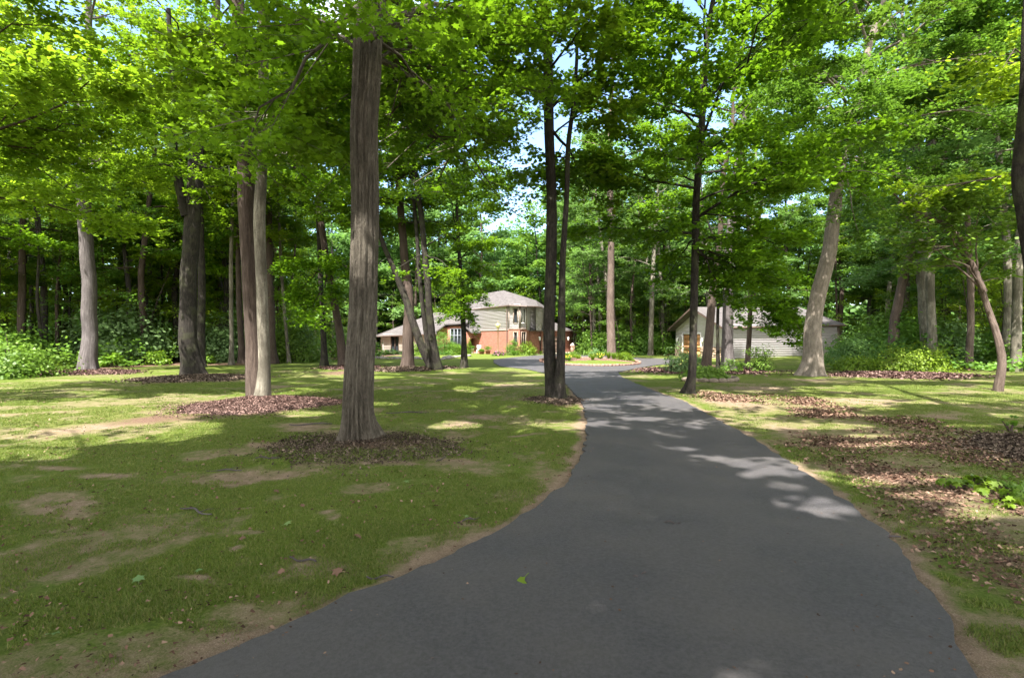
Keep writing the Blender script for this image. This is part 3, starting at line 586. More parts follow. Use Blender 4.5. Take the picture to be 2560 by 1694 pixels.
tree('maple_tree', 'thin crooked black trunk just right of the driveway', 'tree', tp(15, [(1594, 912, 26), (1600, 870, 21), (1602, 780, 20), (1612, 650, 20), (1612, 450, 18), (1620, 300, 17), (1632, 150, 15), (1645, 30, 13)]), 16, B_DARK, L_MAPLE, h0=3.9, R=4.9, nl=30, leaf='midm', flare=.8, amp=.08, seed=9, subn=1.4, sides=28, fl_h=.25,
     low=[(4.3, T(1690, 700, 16)), (4.2, T(1770, 640, 16)), (4.6, T(1700, 560, 14)), (4.5, T(1840, 560, 15.5)), (4.0, T(1560, 600, 15.5)), (5.2, T(1760, 520, 14.5)), (4.4, T(1700, 620, 15.5)), (5.0, T(1500, 560, 15)), (6.2, T(1480, 400, 14)), (5.6, T(1800, 420, 15)), (6.6, T(1700, 300, 13)), (4.6, T(1540, 650, 16.5)), (7.6, T(1500, 200, 13))])
tree('beech_tree', 'broad pale trunk leaning right in front of the siding outbuilding', 'tree', tp(22.7, [(1873, 868, 40), (1880, 820, 42), (1885, 750, 40), (1895, 680, 38), (1912, 600, 34), (1930, 500, 32), (1945, 400, 27), (1965, 300, 24), (1990, 200, 22), (2010, 100, 18)]), 21, B_BEECH, L_DARK, h0=10.2, R=6.4, nl=22, leaf='midm', flare=.9, amp=.05, seed=10, subn=1.3, cull=.6, sides=32, fl_h=.5,
     low=[(9.5, T(1990, 560, 22)), (10, T(1900, 330, 19)), (10.5, T(2010, 380, 19)), (11, T(1900, 150, 17)), (11.2, T(2010, 250, 18)), (9.8, T(2180, 480, 23)), (10.2, T(1800, 290, 21)), (9.6, T(2120, 420, 21)), (10.8, T(2200, 300, 20)), (11, T(1780, 190, 19)), (9, T(1850, 400, 22.5)), (11.5, T(2080, 190, 19)), (8.6, T(2060, 500, 22))])
tree('oak_tree', 'tall straight grey-brown trunk growing out of the planted island', 'tree', tp(38.6, [(1415, 836, 25), (1414, 700, 19), (1413, 550, 17), (1412, 400, 15), (1415, 250, 12)]), 25, B_PINK, L_DARK, h0=12.5, R=4.2, nl=15, leaf='mid', flare=.25, seed=11,
     low=[(11.6, T(1455, 420, 38)), (11.2, T(1470, 560, 37)), (11, T(1375, 520, 38)), (13, T(1385, 420, 37))])
tree('oak_tree', 'trunk cut by the right edge of the photograph', 'tree', tp(9, [(2420, 1010, 60), (2405, 800, 52), (2392, 600, 48), (2386, 400, 46), (2383, 200, 44), (2377, 0, 42), (2377, -150, 40)]), 19, B_DARK, L_DARK, h0=8.6, R=5, nl=12, leaf='near', flare=.3, amp=.06, seed=12,
     low=[(8.2, T(2150, 30, 10)), (8.4, T(2050, -30, 9.5))])
tree('crabapple_tree', 'small crooked tree with bent reddish limb at the right of the lawn', 'tree', tp(15.6, [(2311, 906, 20), (2312, 830, 18), (2306, 760, 16), (2285, 690, 14), (2272, 660, 13)]), 6.2, B_PINK, L_DARK, h0=3.6, R=2.3, nl=7, leaf='midm', flare=.15, seed=13, sides=18,
     twins=[[(*T(2278, 675, 15.6), .085), (*T(2245, 600, 15.6), .075), (*T(2228, 555, 15.6), .07), (*T(2195, 520, 15.6), .06), (*T(2150, 505, 15.7), .05), (*T(2100, 480, 15.7), .035), (*T(2060, 440, 15.6), .02)]],
     low=[(3.1, T(2120, 560, 15.6)), (3.3, T(2200, 600, 15)), (3.5, T(2260, 480, 15)), (3.6, T(2150, 430, 16)), (3.5, T(2300, 590, 15.2)), (3.7, T(2220, 400, 16)), (3.3, T(2340, 640, 15.6)), (3.5, T(2080, 500, 15.4))])
tree('oak_tree', 'upright trunk with a climbing vine behind the bright green thicket', 'tree', tp(30, [(2142, 832, 28), (2141, 700, 26), (2138, 600, 24), (2148, 450, 22), (2152, 330, 20), (2165, 200, 16), (2172, 110, 12)]), 24, B_PALE, L_DARK, h0=12, R=5, nl=15, leaf='mid', flare=.2, seed=14,
     twins=[[(*T(2146, 560, 30), .25), (*T(2130, 430, 30), .2), (*T(2110, 320, 30), .16), (*T(2080, 200, 30), .1)], [(*T(2152, 330, 30), .2), (*T(2215, 260, 30), .15), (*T(2260, 120, 30), .1), (*T(2290, 0, 30), .07)]])
tree('oak_tree', 'pinkish trunk leaning right beside the dark shrub at the wood edge', 'tree', tp(31, [(2062, 848, 26), (2075, 740, 22), (2090, 650, 20), (2108, 570, 18), (2122, 520, 16), (2150, 430, 12)]), 20, B_PINK, L_DARK, h0=11, R=4.6, nl=12, leaf='mid', seed=15, flare=.2)
tree('oak_tree', 'brown trunk at the right end of the bright green thicket', 'tree', tp(27, [(2246, 862, 18), (2246, 760, 16), (2240, 600, 14), (2235, 400, 11)]), 20, B_PINK, L_DARK, h0=9, R=4.6, nl=14, leaf='mid', seed=16, flare=.2)
tree('oak_tree', 'pale trunk behind the small crooked tree', 'tree', tp(27, [(2333, 868, 24), (2331, 760, 20), (2328, 600, 18), (2320, 400, 14)]), 22, B_PALE, L_YELL, h0=9, R=5, nl=14, leaf='mid', seed=17, flare=.2)
MID = [
 ('maple_tree', 'reddish-brown straight trunk left of the dark leaning trunk before the grey wing', 28, [(945, 850, 30), (945, 780, 28), (948, 700, 26), (935, 600, 22), (928, 480, 18), (915, 350, 14), (905, 200, 12)], B_BROWN, L_MAPLE, 20, 8, 4.8),
 ('maple_tree', 'black trunk bending up to the left out of the black mulch mound', 27.5, [(1000, 852, 20), (975, 800, 20), (955, 745, 20), (938, 690, 18), (910, 620, 14), (885, 560, 12), (868, 500, 10)], B_DARK, L_MAPLE, 15, 7.5, 3.8),
 ('maple_tree', 'stout dark trunk on the right of the black mulch mound', 26.5, [(1012, 857, 24), (1000, 780, 20), (993, 700, 18), (985, 600, 16), (975, 500, 15), (960, 400, 14), (945, 280, 12)], B_DARK, L_MAPLE, 19, 7.2, 4.8),
 ('maple_tree', 'slim dark trunk in the middle of the black mulch mound', 26.8, [(999, 853, 16), (983, 740, 13), (972, 650, 11), (966, 560, 10), (955, 450, 9)], B_DARK, L_MAPLE, 17, 7.2, 4.2),
 ('maple_tree', 'single dark trunk with a black mulch ring before the arched entry', 28.6, [(1075, 846, 17), (1074, 780, 14), (1071, 720, 13), (1066, 640, 10), (1062, 560, 9)], B_DARK, L_MAPLE, 16, 6.6, 4.4),
 ('maple_tree', 'dark straight trunk right of the pale twin trunks at the wood edge', 31, [(753, 840, 16), (745, 760, 14), (742, 650, 12), (738, 500, 10), (735, 400, 9)], B_DARK, L_MAPLE, 19, 8, 4.8),
 ('maple_tree', 'long trunk leaning left, seen just left of the big furrowed one', 30.5, [(798, 848, 24), (785, 770, 20), (768, 680, 18), (752, 580, 17), (740, 480, 15), (728, 380, 13), (715, 280, 11)], B_BROWN, L_MAPLE, 21, 9, 5),
 ('maple_tree', 'very thin mossy trunk at the edge of the left wood', 34, [(668, 836, 9), (660, 720, 8), (650, 600, 7), (642, 480, 6), (640, 380, 5)], B_PALE, L_MAPLE, 15, 6.5, 3),
 ('oak_tree', 'thick brown trunk half hidden by the pale twin trunk', 33, [(629, 838, 22), (628, 760, 19), (626, 650, 17), (622, 500, 14), (620, 350, 12)], B_BROWN, L_DARK, 21, 8, 5),
 ('maple_tree', 'brown trunk left of the paired trunks at the wood edge', 33.5, [(560, 838, 18), (556, 740, 14), (553, 600, 12), (550, 480, 10)], B_BROWN, L_MAPLE, 19, 7.5, 4.6),
 ('maple_tree', 'slim pale trunk right of the forked tree in the wood edge', 32, [(535, 838, 11), (533, 740, 10), (537, 600, 9), (541, 450, 8)], B_PALE, L_YELL, 17, 7.5, 4),
 ('oak_tree', 'dark trunk directly behind the forked tree', 29.5, [(468, 842, 22), (466, 740, 19), (464, 600, 17), (462, 480, 14)], B_DARK, L_DARK, 20, 8, 5),
 ('maple_tree', 'brown trunk leaning right in the bed left of the outbuilding', 22.4, [(1631, 870, 24), (1638, 800, 22), (1647, 720, 20), (1655, 640, 17), (1664, 560, 14), (1672, 400, 12)], B_BROWN, L_MAPLE, 15, 6.2, 3.6),
 ('maple_tree', 'thin black trunk between the brown and the broad grey ones in the bed', 26, [(1664, 852, 9), (1662, 760, 8), (1660, 680, 7), (1658, 560, 6)], B_DARK, L_MAPLE, 12, 5.5, 2.8),
 ('oak_tree', 'broad grey flaring trunk standing before the corner of the outbuilding', 25.5, [(1686, 860, 32), (1684, 800, 28), (1682, 740, 26), (1684, 600, 22), (1700, 450, 18), (1720, 300, 14)], B_GREY, L_DARK, 20, 9.5, 4.8),
 ('maple_tree', 'slim brown trunk before the long wall of the outbuilding', 27.5, [(1731, 851, 12), (1732, 780, 12), (1735, 700, 11), (1737, 560, 10), (1728, 400, 8)], B_PINK, L_MAPLE, 15, 5.2, 3.6),
]
LOWS = {'slim brown trunk before the long wall of the outbuilding': [(4.6, T(1820, 700, 26)), (4.2, T(1850, 800, 25.2)), (4.8, T(1800, 640, 24)), (4.4, T(1770, 760, 25)), (5, T(1880, 660, 26)), (4.3, T(1840, 745, 25)), (4.0, T(1865, 770, 24.6)), (5.2, T(1690, 640, 25))],
        'broad grey flaring trunk standing before the corner of the outbuilding': [(6, T(1600, 640, 24)), (5.5, T(1580, 700, 25)), (6.5, T(1760, 560, 24)), (5.2, T(1650, 690, 24)), (6.2, T(1700, 620, 24.5))],
        'single dark trunk with a black mulch ring before the arched entry': [(5.6, T(1110, 700, 27)), (5.2, T(1040, 720, 27.5)), (6, T(1150, 640, 28)), (5.9, T(1120, 560, 26)), (5.5, T(1085, 745, 28)), (6.2, T(1010, 660, 28))],
        'stout dark trunk on the right of the black mulch mound': [(6, T(1060, 640, 25)), (6, T(900, 640, 25)), (6.4, T(1080, 540, 25))],
        'long trunk leaning left, seen just left of the big furrowed one': [(6, T(690, 690, 28)), (5.4, T(720, 740, 27)), (6.5, T(820, 640, 28)), (6, T(650, 620, 27))],
        'maple': []}
for k, (nm, lb, Yd, pts, bk, lf, H, h0, R) in enumerate(MID):
    tree(nm, lb, 'tree', tp(Yd, pts), H, bk, lf, h0=h0, R=R, nl=15, leaf='midm' if k > 11 or k == 4 else 'mid', flare=.5, amp=.06, subn=1.2, seed=20+k, low=LOWS.get(lb, ()), cull=k not in (4, 15), tw=False)
# trees added out of view behind the viewer so their crowns shade the foreground
for k, (x, y, H) in enumerate([(-6.3, 1.2, 15), (-1.2, -1.8, 15), (.8, -7.5, 17), (-7.2, -5.2, 17), (-9.5, -1.5, 17), (-3.8, -4.5, 18), (3.2, -3.0, 16), (7.5, 1.5, 15), (8.2, -6, 17), (-9.5, -8.5, 18)]):
    tree('maple_tree', ['unseen shade maple just beside the viewer on the left', 'unseen shade maple right behind the viewer', 'unseen shade maple behind the viewer over the drive bend', 'unseen shade maple back on the left of the viewer', 'unseen shade maple beside the viewer on the left, crown over the lawn', 'unseen shade maple behind the viewer, crown over the drive', 'unseen shade maple behind the viewer on the right of the drive', 'unseen shade maple beside the viewer on the right, out of the frame', 'unseen shade maple far behind the viewer on the right', 'unseen shade maple far behind the viewer on the left'][k], 'tree',
         [(x, y, 0, .22), (x+.1, y, 4, .18), (x, y+.2, 8, .14)], H, B_BROWN, L_MAPLE, h0=7.0, R=5.8, nl=17, leaf='midm', seed=60+k, sc=1.6, leafn=14, tw=False)
tree('maple_tree', 'leafy maple past the right edge, sprays coloured pale as if sunlit', 'tree', [(16.8, 13.5, 0, .2), (16.7, 13.6, 3, .17), (16.5, 13.6, 6, .14)], 15, B_BROWN, L_YELL, h0=5.2, R=6.2, nl=18, leaf='midm', seed=76, tw=False)
tree('maple_tree', 'young maple left of the lawn, low sprays coloured as if sunlit', 'tree', [(-15.5, 12.5, 0, .16), (-15.3, 12.5, 3, .13), (-15, 12.4, 6, .1)], 13, B_BROWN, L_YELL, h0=4.6, R=5.4, nl=16, leaf='midm', seed=75, tw=True,
     low=[(4.6, T(120, 200, 13)), (4.8, T(230, 300, 13.5)), (5, T(60, 330, 14)), (5.2, T(330, 180, 12))])

# ---- the wood: a few kinds, each copied as individual trees
def proto(seed, H, h0, R, bk, lf, leaf, nl, leafn=None, r=.2, sc=1.0, name='wood_tree'):
    g = np.random.default_rng(seed); p = [(0, 0, 0, r), (g.normal(0, .15), g.normal(0, .15), H*.25, r*.85), (g.normal(0, .35), g.normal(0, .35), H*.55, r*.6)]
    return tree(name, 'x', 'tree', p, H, bk, lf, h0=h0, R=R, nl=nl, leaf=leaf, seed=seed, cull=False, sides=12, leafn=leafn, sc=sc, subn=.8)
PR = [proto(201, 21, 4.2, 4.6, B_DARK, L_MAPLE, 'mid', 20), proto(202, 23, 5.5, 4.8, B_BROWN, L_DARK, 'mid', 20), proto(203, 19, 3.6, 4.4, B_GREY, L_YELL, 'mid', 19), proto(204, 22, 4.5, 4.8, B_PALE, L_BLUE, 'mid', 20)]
PY = [proto(211, 7.5, 1.2, 2.6, B_DARK, L_MAPLE, 'mid', 14, 8, .06, .8, 'young_tree'), proto(212, 9.5, 2.2, 2.8, B_BROWN, L_SHRUB, 'mid', 15, 8, .07, .8, 'young_tree')]
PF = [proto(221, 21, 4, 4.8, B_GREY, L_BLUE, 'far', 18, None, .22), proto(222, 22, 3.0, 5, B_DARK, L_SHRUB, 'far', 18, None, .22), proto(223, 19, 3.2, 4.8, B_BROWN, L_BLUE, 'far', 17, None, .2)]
PT = [proto(231, 15, 7, 2.4, B_DARK, L_MAPLE, 'mid', 9, 10, .09), proto(232, 17, 8, 2.6, B_BROWN, L_DARK, 'mid', 9, 10, .11)]
used = set()
def place(o, x, y, s, label, group):
    c = o if o.name not in used else copy_tree(o)
    used.add(o.name); c.location = (x, y, 0); c.rotation_euler[2] = random.uniform(0, 6.28); k = s*random.uniform(.94, 1.06); c.scale = (k, k, s)
    c['label'] = label; c['group'] = group; return c
pts = []
def ok(x, y, d): return all((x-a)**2+(y-b)**2 > d*d for a, b in pts)
def scatter(n, f, dmin, protos, label, group, smin=.85, smax=1.12, avoid=None):
    c = t = 0
    while c < n and t < n*60:
        t += 1; x, y = f()
        if (avoid and avoid(x, y)) or not ok(x, y, dmin): continue
        k_ = 1.0 if protos is not PF else (1.28 if x < -4 or x > 6 else .95)
        pts.append((x, y)); place(random.choice(protos), x, y, random.uniform(smin, smax)*k_, label, group); c += 1
def fl():
    y = random.uniform(25, 62); x0 = -np.interp(y, [25, 33, 40, 46, 62], [27, 23, 15, 19, 26]); return x0-abs(random.gauss(0, 15))-1, y
scatter(58, fl, 2.9, [PR[0], PR[1], PR[2], PR[2]], 'tall tree standing in the wood left of the lawn', 'tall trees of the wood on the left')
scatter(40, fl, 2.3, PY, 'low young tree in the wood left of the lawn', 'young trees of the wood on the left', .7, 1.1)
scatter(34, fl, 1.7, PT, 'slim straight tree in the wood left of the lawn', 'slim trees of the wood on the left', .85, 1.15)
PE = [proto(241, 7, .7, 2.4, B_BROWN, L_YELL, 'mid', 15, 9, .05, .8, 'young_tree'), proto(242, 8.5, 1.0, 2.7, B_BROWN, L_MAPLE, 'mid', 17, 9, .06, .8, 'young_tree')]
def fe():
    y = random.uniform(26, 47); return -np.interp(y, [26, 33, 40, 47], [28, 25, 17, 16])-abs(random.gauss(0, 5)), y
scatter(30, fe, 1.8, PE, 'leafy young tree along the edge of the left wood', 'young trees along the edge of the left wood', .8, 1.35)
def fre():
    y = random.uniform(30, 46); return np.interp(y, [30, 34, 44], [26, 31, 33])+abs(random.gauss(0, 5)), y
scatter(14, fre, 1.8, PE, 'leafy young tree along the edge of the right wood', 'young trees along the edge of the right wood', .8, 1.3)
def fb(): return random.uniform(-32, 34), random.uniform(72, 92)
scatter(42, fb, 4.0, PF, 'tall tree rising behind the brick house', 'tall trees behind the brick house', .85, 1.1, lambda x, y: False)
def fm():
    y = random.uniform(49, 68); return random.uniform(.118*y+1.5, 34 if y > 52 else 14), y
scatter(20, fm, 3.4, [PR[3], PR[1], PR[3]], 'tree of the wood between the house and the outbuilding', 'trees between the house and the outbuilding', 1.0, 1.25)
scatter(26, fm, 2.1, PY, 'young tree between the house and the outbuilding', 'young trees between the house and the outbuilding', .7, 1.1)
scatter(12, fm, 1.8, PT, 'slim tree between the house and the outbuilding', 'slim trees between the house and the outbuilding', .85, 1.15)
def fr():
    y = random.uniform(25, 60); x0 = np.interp(y, [25, 30, 34, 44, 50, 60], [23, 22.6, 28, 31, 30, 30]); return x0+abs(random.gauss(0, 13))+.5, y
scatter(46, fr, 3.0, [PR[3], PR[1], PR[2], PR[3]], 'tall tree standing in the wood right of the outbuilding', 'tall trees of the wood on the right', .95, 1.25)
scatter(20, fr, 2.4, PY, 'low young tree in the wood right of the outbuilding', 'young trees of the wood on the right', .7, 1.05)

def fh(): return random.uniform(-24, 16), random.uniform(70, 78)
scatter(16, fh, 2.6, PY, 'young tree close behind the brick house', 'young trees close behind the brick house', .9, 1.4)
scatter(18, fr, 1.8, PT, 'slim straight tree in the wood right of the outbuilding', 'slim trees of the wood on the right', .85, 1.15)
# far wood and undergrowth read as masses
def cards(name, n, fpos, size, lf, label, shape=KITE, seed=0, flat=.6, th=.42):
    g = np.random.default_rng(seed); P = fpos(g, n); n = len(P); m_ = fbm(P[:, 0]*.45, P[:, 1]*.45, P[:, 2]*.8, seed) > th; P = P[m_]; n = len(P)
    V, F = leaves(P, np.c_[g.normal(0, .6, (n, 2)), np.ones(n)], g.normal(0, 1, (n, 3)), size*g.uniform(.6, 1.4, n), shape)
    return tag(mk(name, V, [F], lf), label, kind='stuff')
RP = np.array([(-95, 14), (-88, 60), (-52, 84), (-18, 98), (20, 98), (55, 86), (86, 60), (92, 14)], float)
def frp(g, n):
    s = np.concatenate([[0], np.cumsum(np.linalg.norm(np.diff(RP, axis=0), axis=1))]); q = g.uniform(0, s[-1], n)
    x = np.interp(q, s, RP[:, 0])+g.normal(0, 4, n); y = np.interp(q, s, RP[:, 1])+g.normal(0, 4, n); top = 15+9*fbm(x*.09, y*.09, 0, 3); return np.c_[x, y, np.where(g.random(n) < .3, 7, top)*g.random(n)]
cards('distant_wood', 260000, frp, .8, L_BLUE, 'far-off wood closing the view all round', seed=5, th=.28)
def fun(g, n):
    x = g.uniform(-60, 60, n); y = g.uniform(22, 72, n); bl = np.interp(y, [22, 33, 40, 46, 72], [-22.5, -21.5, -13.5, -18, -26]); br = np.interp(y, [22, 26, 31, 38, 46, 72], [24, 21, 19.5, 27.5, 30, 30])
    mid = (y > 48.5) & (x > .118*y+1.3) & ((x < 15.3) | (y > 51)); k_ = (x < bl) | ((x > br)) | mid; x, y = x[k_], y[k_]
    edge = np.clip(fbm(x*.5, y*.5, 0, 9)*1.7-.35, .12, 1); return np.c_[x, y, .05+edge*(.5+2.2*g.random(len(x))**1.3*fbm(x*.2, y*.2, 0, 19)*1.6)]
cards('undergrowth', 260000, fun, .17, L_SHRUB, 'leafy undergrowth on the floor of the wood', HEXL, seed=6)
cards('fallen_leaves', 26000, lambda g, n: (lambda P: P[:, :3]*np.array([1, 1, .03]))(fun(g, n)), .13, M_LITTER, 'dead leaves on the floor of the wood', seed=7)

# ---- shrubs and beds
def shrub(name, label, cat, base, r, n, ls, lf, group=None, seed=0, stems=7, shape=HEXL, cup=1.0, up_=.5, hole=.3, petals=None, lift=0.):
    g = np.random.default_rng(seed+900); root = empty(name, (base[0], base[1], base[2] if len(base) > 2 else 0), label, cat, group); o = np.array(root.location)
    nc = max(5, n//26); a = g.uniform(0, 2*PI, nc); ph = np.arccos(g.uniform(-.12, 1, nc)); rad = g.uniform(.5, 1, nc)**.5
    cc = np.c_[np.cos(a)*np.sin(ph)*rad*r[0], np.sin(a)*np.sin(ph)*rad*r[1], np.clip(np.cos(ph)*rad, 0, 1)*r[2]*.92+.06*r[2]+lift]
    if r[2] > .9: cc = cc*g.uniform(.62, 1.28, (nc, 1))
    k_ = g.integers(0, nc, n); P = cc[k_]+g.normal(0, 1, (n, 3))*np.array([1, 1, .6])*min(r)*.16*1.3; P[:, 2] = np.maximum(P[:, 2], .02); P += o
    N = nrm(P-o-np.array([0, 0, lift]))*.7+g.normal(0, .45, (n, 3)); N[:, 2] += up_; V, F = leaves(P, N, g.normal(0, 1, (n, 3))+nrm(P-o), ls*g.uniform(.6, 1.3, n), shape)
    mk('foliage', V, [F], lf, root)
    b = MB()
    for i in range(stems):
        q = cc[g.integers(0, nc)]; t = np.linspace(0, 1, 5)[:, None]; pts_ = o+np.array([g.normal(0, .06)*r[0], g.normal(0, .06)*r[1], -.05])*(1-t)+q*t+np.array([0, 0, .15*r[2]])*(t*(1-t)); b.add(*(lambda v: (v[0], [v[1]], v[2]))(tube(pts_, np.linspace(.018, .006, 5)*max(1, r[2]), 6)))
    b.build('stem', B_BROWN, root)
    if petals:
        m_ = len(P)//3; V, F = leaves(P[:m_]+np.array([0, 0, .03]), N[:m_]+np.array([0, 0, 1]), g.normal(0, 1, (m_, 3)), ls*.9*g.uniform(.7, 1.2, m_), HEXL); mk('blossom', V, [F], petals, root)
    return root
def perennial(name, label, cat, base, h, n, lf, group=None, seed=0, wid=.3, petals=None):
    """clump of arching blades"""
    g = np.random.default_rng(seed+300); root = empty(name, (base[0], base[1], 0.), label, cat, group); a = g.uniform(0, 2*PI, n); l = h*g.uniform(.6, 1.15, n); sp = wid*g.uniform(.2, 1, n)
    x, y = base[0], base[1]; zb = base[2] if len(base) > 2 else 0; S = []; w_ = np.clip(h*.03, .012, .03)
    for t in (0, .35, .7, 1): S.append((np.c_[x+np.cos(a)*(.05+sp*t**1.6), y+np.sin(a)*(.05+sp*t**1.6), zb+l*(t-.35*t*t)*1.4], w_*(1-t**2)+.001))
    pp = np.c_[-np.sin(a), np.cos(a), a*0]; V = np.stack([p+s_*q*pp for p, q in S for s_ in (-1, 1)], 1); m_ = np.arange(n)[:, None]*8
    F = np.concatenate([m_+np.array([[2*i, 2*i+1, 2*i+3, 2*i+2]]) for i in range(3)]); mk('foliage', V.reshape(-1, 3), [F], lf, root)
    if petals:
        P = S[3][0][:n//3]; V, F = leaves(P+np.array([0, 0, .02]), g.normal(0, .4, (len(P), 3))+np.array([0, 0, 1]), g.normal(0, 1, (len(P), 3)), np.full(len(P), .07), MAPLE); mk('blossom', V, [F], petals, root)
    return root
shrub('shrub', 'bright sunlit bush at the left edge of the photograph', 'bush', (*gp(15, 872), 0), (1.7, 1.6, 1.5), 4000, .12, L_SHRUB, seed=1, stems=20)
shrub('shrub', 'spreading bush with pale layered leaves left of the forked tree', 'bush', (-25.5, 33, 0), (2.7, 2, 3.0), 7000, .2, L_PALE, seed=2, lift=.6)
shrub('shrub', 'pale-leaved bush between the forked tree and the paired trunks', 'bush', (-20, 36, 0), (1.7, 1.6, 3.0), 5000, .18, L_PALE, seed=3)
shrub('shrub', 'dark low yew-like bush behind the thin mossy trunk', 'bush', (-15.2, 36, 0), (2.0, 1.8, 3.4), 9000, .12, L_DARK, seed=4)
for k, (x, y, s_) in enumerate([(-24.2, 27.5, .8), (-22.6, 29, 1), (-21.8, 31.5, 1.1), (-19.6, 32.5, .9), (-17.2, 35, .9), (-26.5, 25.5, .9), (-14, 37.5, .7), (-23.6, 30.5, .7)]):
    shrub('wild_plant', 'leafy yellow-green weed clump along the edge of the left wood', 'plant', (x, y, 0), (.7*s_, .6*s_, .75*s_), 600, .13, L_LIME, 'yellow-green plants along the edge of the left wood', seed=10+k, stems=4)
for k, (x, y, s_, h_) in enumerate([(-27, 28, 1.6, 2.0), (-31, 30, 1.8, 2.4), (-25, 38, 1.8, 2.6), (-18, 40.5, 1.6, 2.2), (-22, 42, 2, 3), (-30, 36, 2, 2.6), (-35, 33, 2, 2.8), (-12.5, 42, 1.5, 2.2), (-28, 44, 2, 3), (-15, 46, 2, 3)]):
    shrub('shrub', 'dark shaded bush within the left wood', 'bush', (x, y, 0), (s_, s_, h_), 3500, .17, L_SHRUB, 'dark bushes within the left wood', seed=30+k)
shrub('vine_mound', 'big mound of vine leaves against the right end of the outbuilding', 'bush', (29.6, 38.5, 0), (3.0, 2.6, 3.6), 14000, .2, L_SHRUB, seed=50)
shrub('vine_mound', 'lower mound of vine leaves spilling down the bank', 'bush', (27.6, 34.2, 0), (2.6, 1.8, 1.9), 8000, .18, L_SHRUB, seed=51)
shrub('shrub', 'dark feathery bush at the foot of the leaning pinkish trunk', 'bush', (19.4, 29.5, 0), (1.1, 1, 1.7), 4500, .1, L_BLUE, seed=52)
shrub('thicket', 'bright lime-green feathery thicket behind the long mulch strip', 'bush', (20.2, 25.8, 0), (1.9, 1.1, 1.2), 6000, .08, L_LIME, seed=53, stems=26)
shrub('thicket', 'low bright green spray left of the feathery thicket', 'bush', (17.9, 26.6, 0), (1.3, .8, .7), 2200, .085, L_LIME, seed=54)
shrub('shrub', 'tall leafy sapling bush between the two right trunks', 'bush', (24.6, 28.5, 0), (1.1, 1, 2.4), 3500, .15, L_PALE, seed=55)
for k, (x, y, s_, h_) in enumerate([(24, 31, 1.8, 2.4), (28, 29, 2, 2.2), (32, 33, 2.2, 2.6), (23.5, 34, 1.8, 2.2), (27, 25.5, 1.6, 1.8), (34, 38, 2.4, 3), (36, 30, 2.2, 2.6), (30, 24.5, 2, 2.4)]):
    shrub('shrub', 'green bush within the wood on the right', 'bush', (x, y, 0), (s_, s_, h_), 3500, .18, L_SHRUB, 'bushes within the wood on the right', seed=60+k)
for k, (x, y, s_, h_) in enumerate([(8.4, 50.5, 1.5, 2.2), (10.8, 51.5, 1.6, 2.6), (13.2, 51.5, 1.5, 2.4), (9, 55, 1.8, 2.8), (12, 56, 2, 3), (14.8, 54, 1.8, 3)]):
    shrub('shrub', 'green bush at the wood edge behind the far drive', 'bush', (x, y, 0), (s_, s_, h_), 3500, .17, L_DARK if k % 2 else L_SHRUB, 'bushes behind the far drive', seed=80+k)
# bed beside the outbuilding
shrub('shrub', 'loose grey-green bush at the left end of the outbuilding bed', 'bush', (*gp(1576, 862), 0), (.75, .6, 1.15), 1800, .09, L_PALE, seed=90)
shrub('shrub', 'grey-green bush behind the thin crooked black trunk', 'bush', (*gp(1612, 862), 0), (.6, .5, .95), 1400, .09, L_PALE, seed=91)
shrub('shrub', 'upright twiggy bush before the long wall of the outbuilding', 'bush', (*gp(1757, 860), 0), (.6, .55, 1.45), 1700, .07, L_SHRUB, seed=92, stems=26)
shrub('shrub', 'little bush at the foot of the broad grey trunk', 'bush', (*gp(1693, 862), 0), (.42, .4, .62), 900, .07, L_SHRUB, seed=93)
perennial('hosta', 'low clump with arching leaves right of the broad grey trunk', 'plant', (*gp(1712, 858),), .45, 120, L_SHRUB, seed=94)
EDGEC = (7.55, 20.0)
shrub('ground_cover', 'dark green leafy mass inside the ring of dark edging logs', 'plant', (EDGEC[0], EDGEC[1], 0), (.85, .8, .5), 3800, .075, L_SHRUB, seed=95)
for k in range(13):
    a = -2.6+k*.30; x = EDGEC[0]+1.12*math.cos(a); y = EDGEC[1]+1.2*math.sin(a); b = MB(); t = np.linspace(-.17, .17, 5)
    V, F, u = tube(np.c_[x-np.sin(a)*t, y+np.cos(a)*t, np.full(5, .07)], np.array([.05, .085, .09, .085, .05]), 10, .12, 3, 6, seed=k); b.add(V, [F], u)
    tag(b.build('edging_log', M_LOG, origin=(x, y, 0), smooth=True), 'short dark log edging the round bed right of the black trunk', 'log', 'edging logs of the round bed')
for k, (x, y) in enumerate([(2250, 1115), (2290, 1140), (2320, 1120), (2345, 1135), (2215, 1125), (2330, 1168), (2365, 1160), (2355, 1118)]):
    q = gp(x, y); shrub('seedling', 'bright green leafy seedling in the mulch at the right edge', 'plant', (q[0], q[1], hgt(np.array([q[0]]), np.array([q[1]]))[0]), (.16, .15, .13), 34, .075, L_LIME, 'bright seedlings in the right-hand mulch', seed=110+k, stems=3, shape=MAPLE)
q = gp(2338, 1000); shrub('sapling', 'spindly dark seedling standing alone on the right lawn', 'plant', (*q, 0), (.16, .14, .42), 60, .05, L_DARK, seed=120, stems=6)

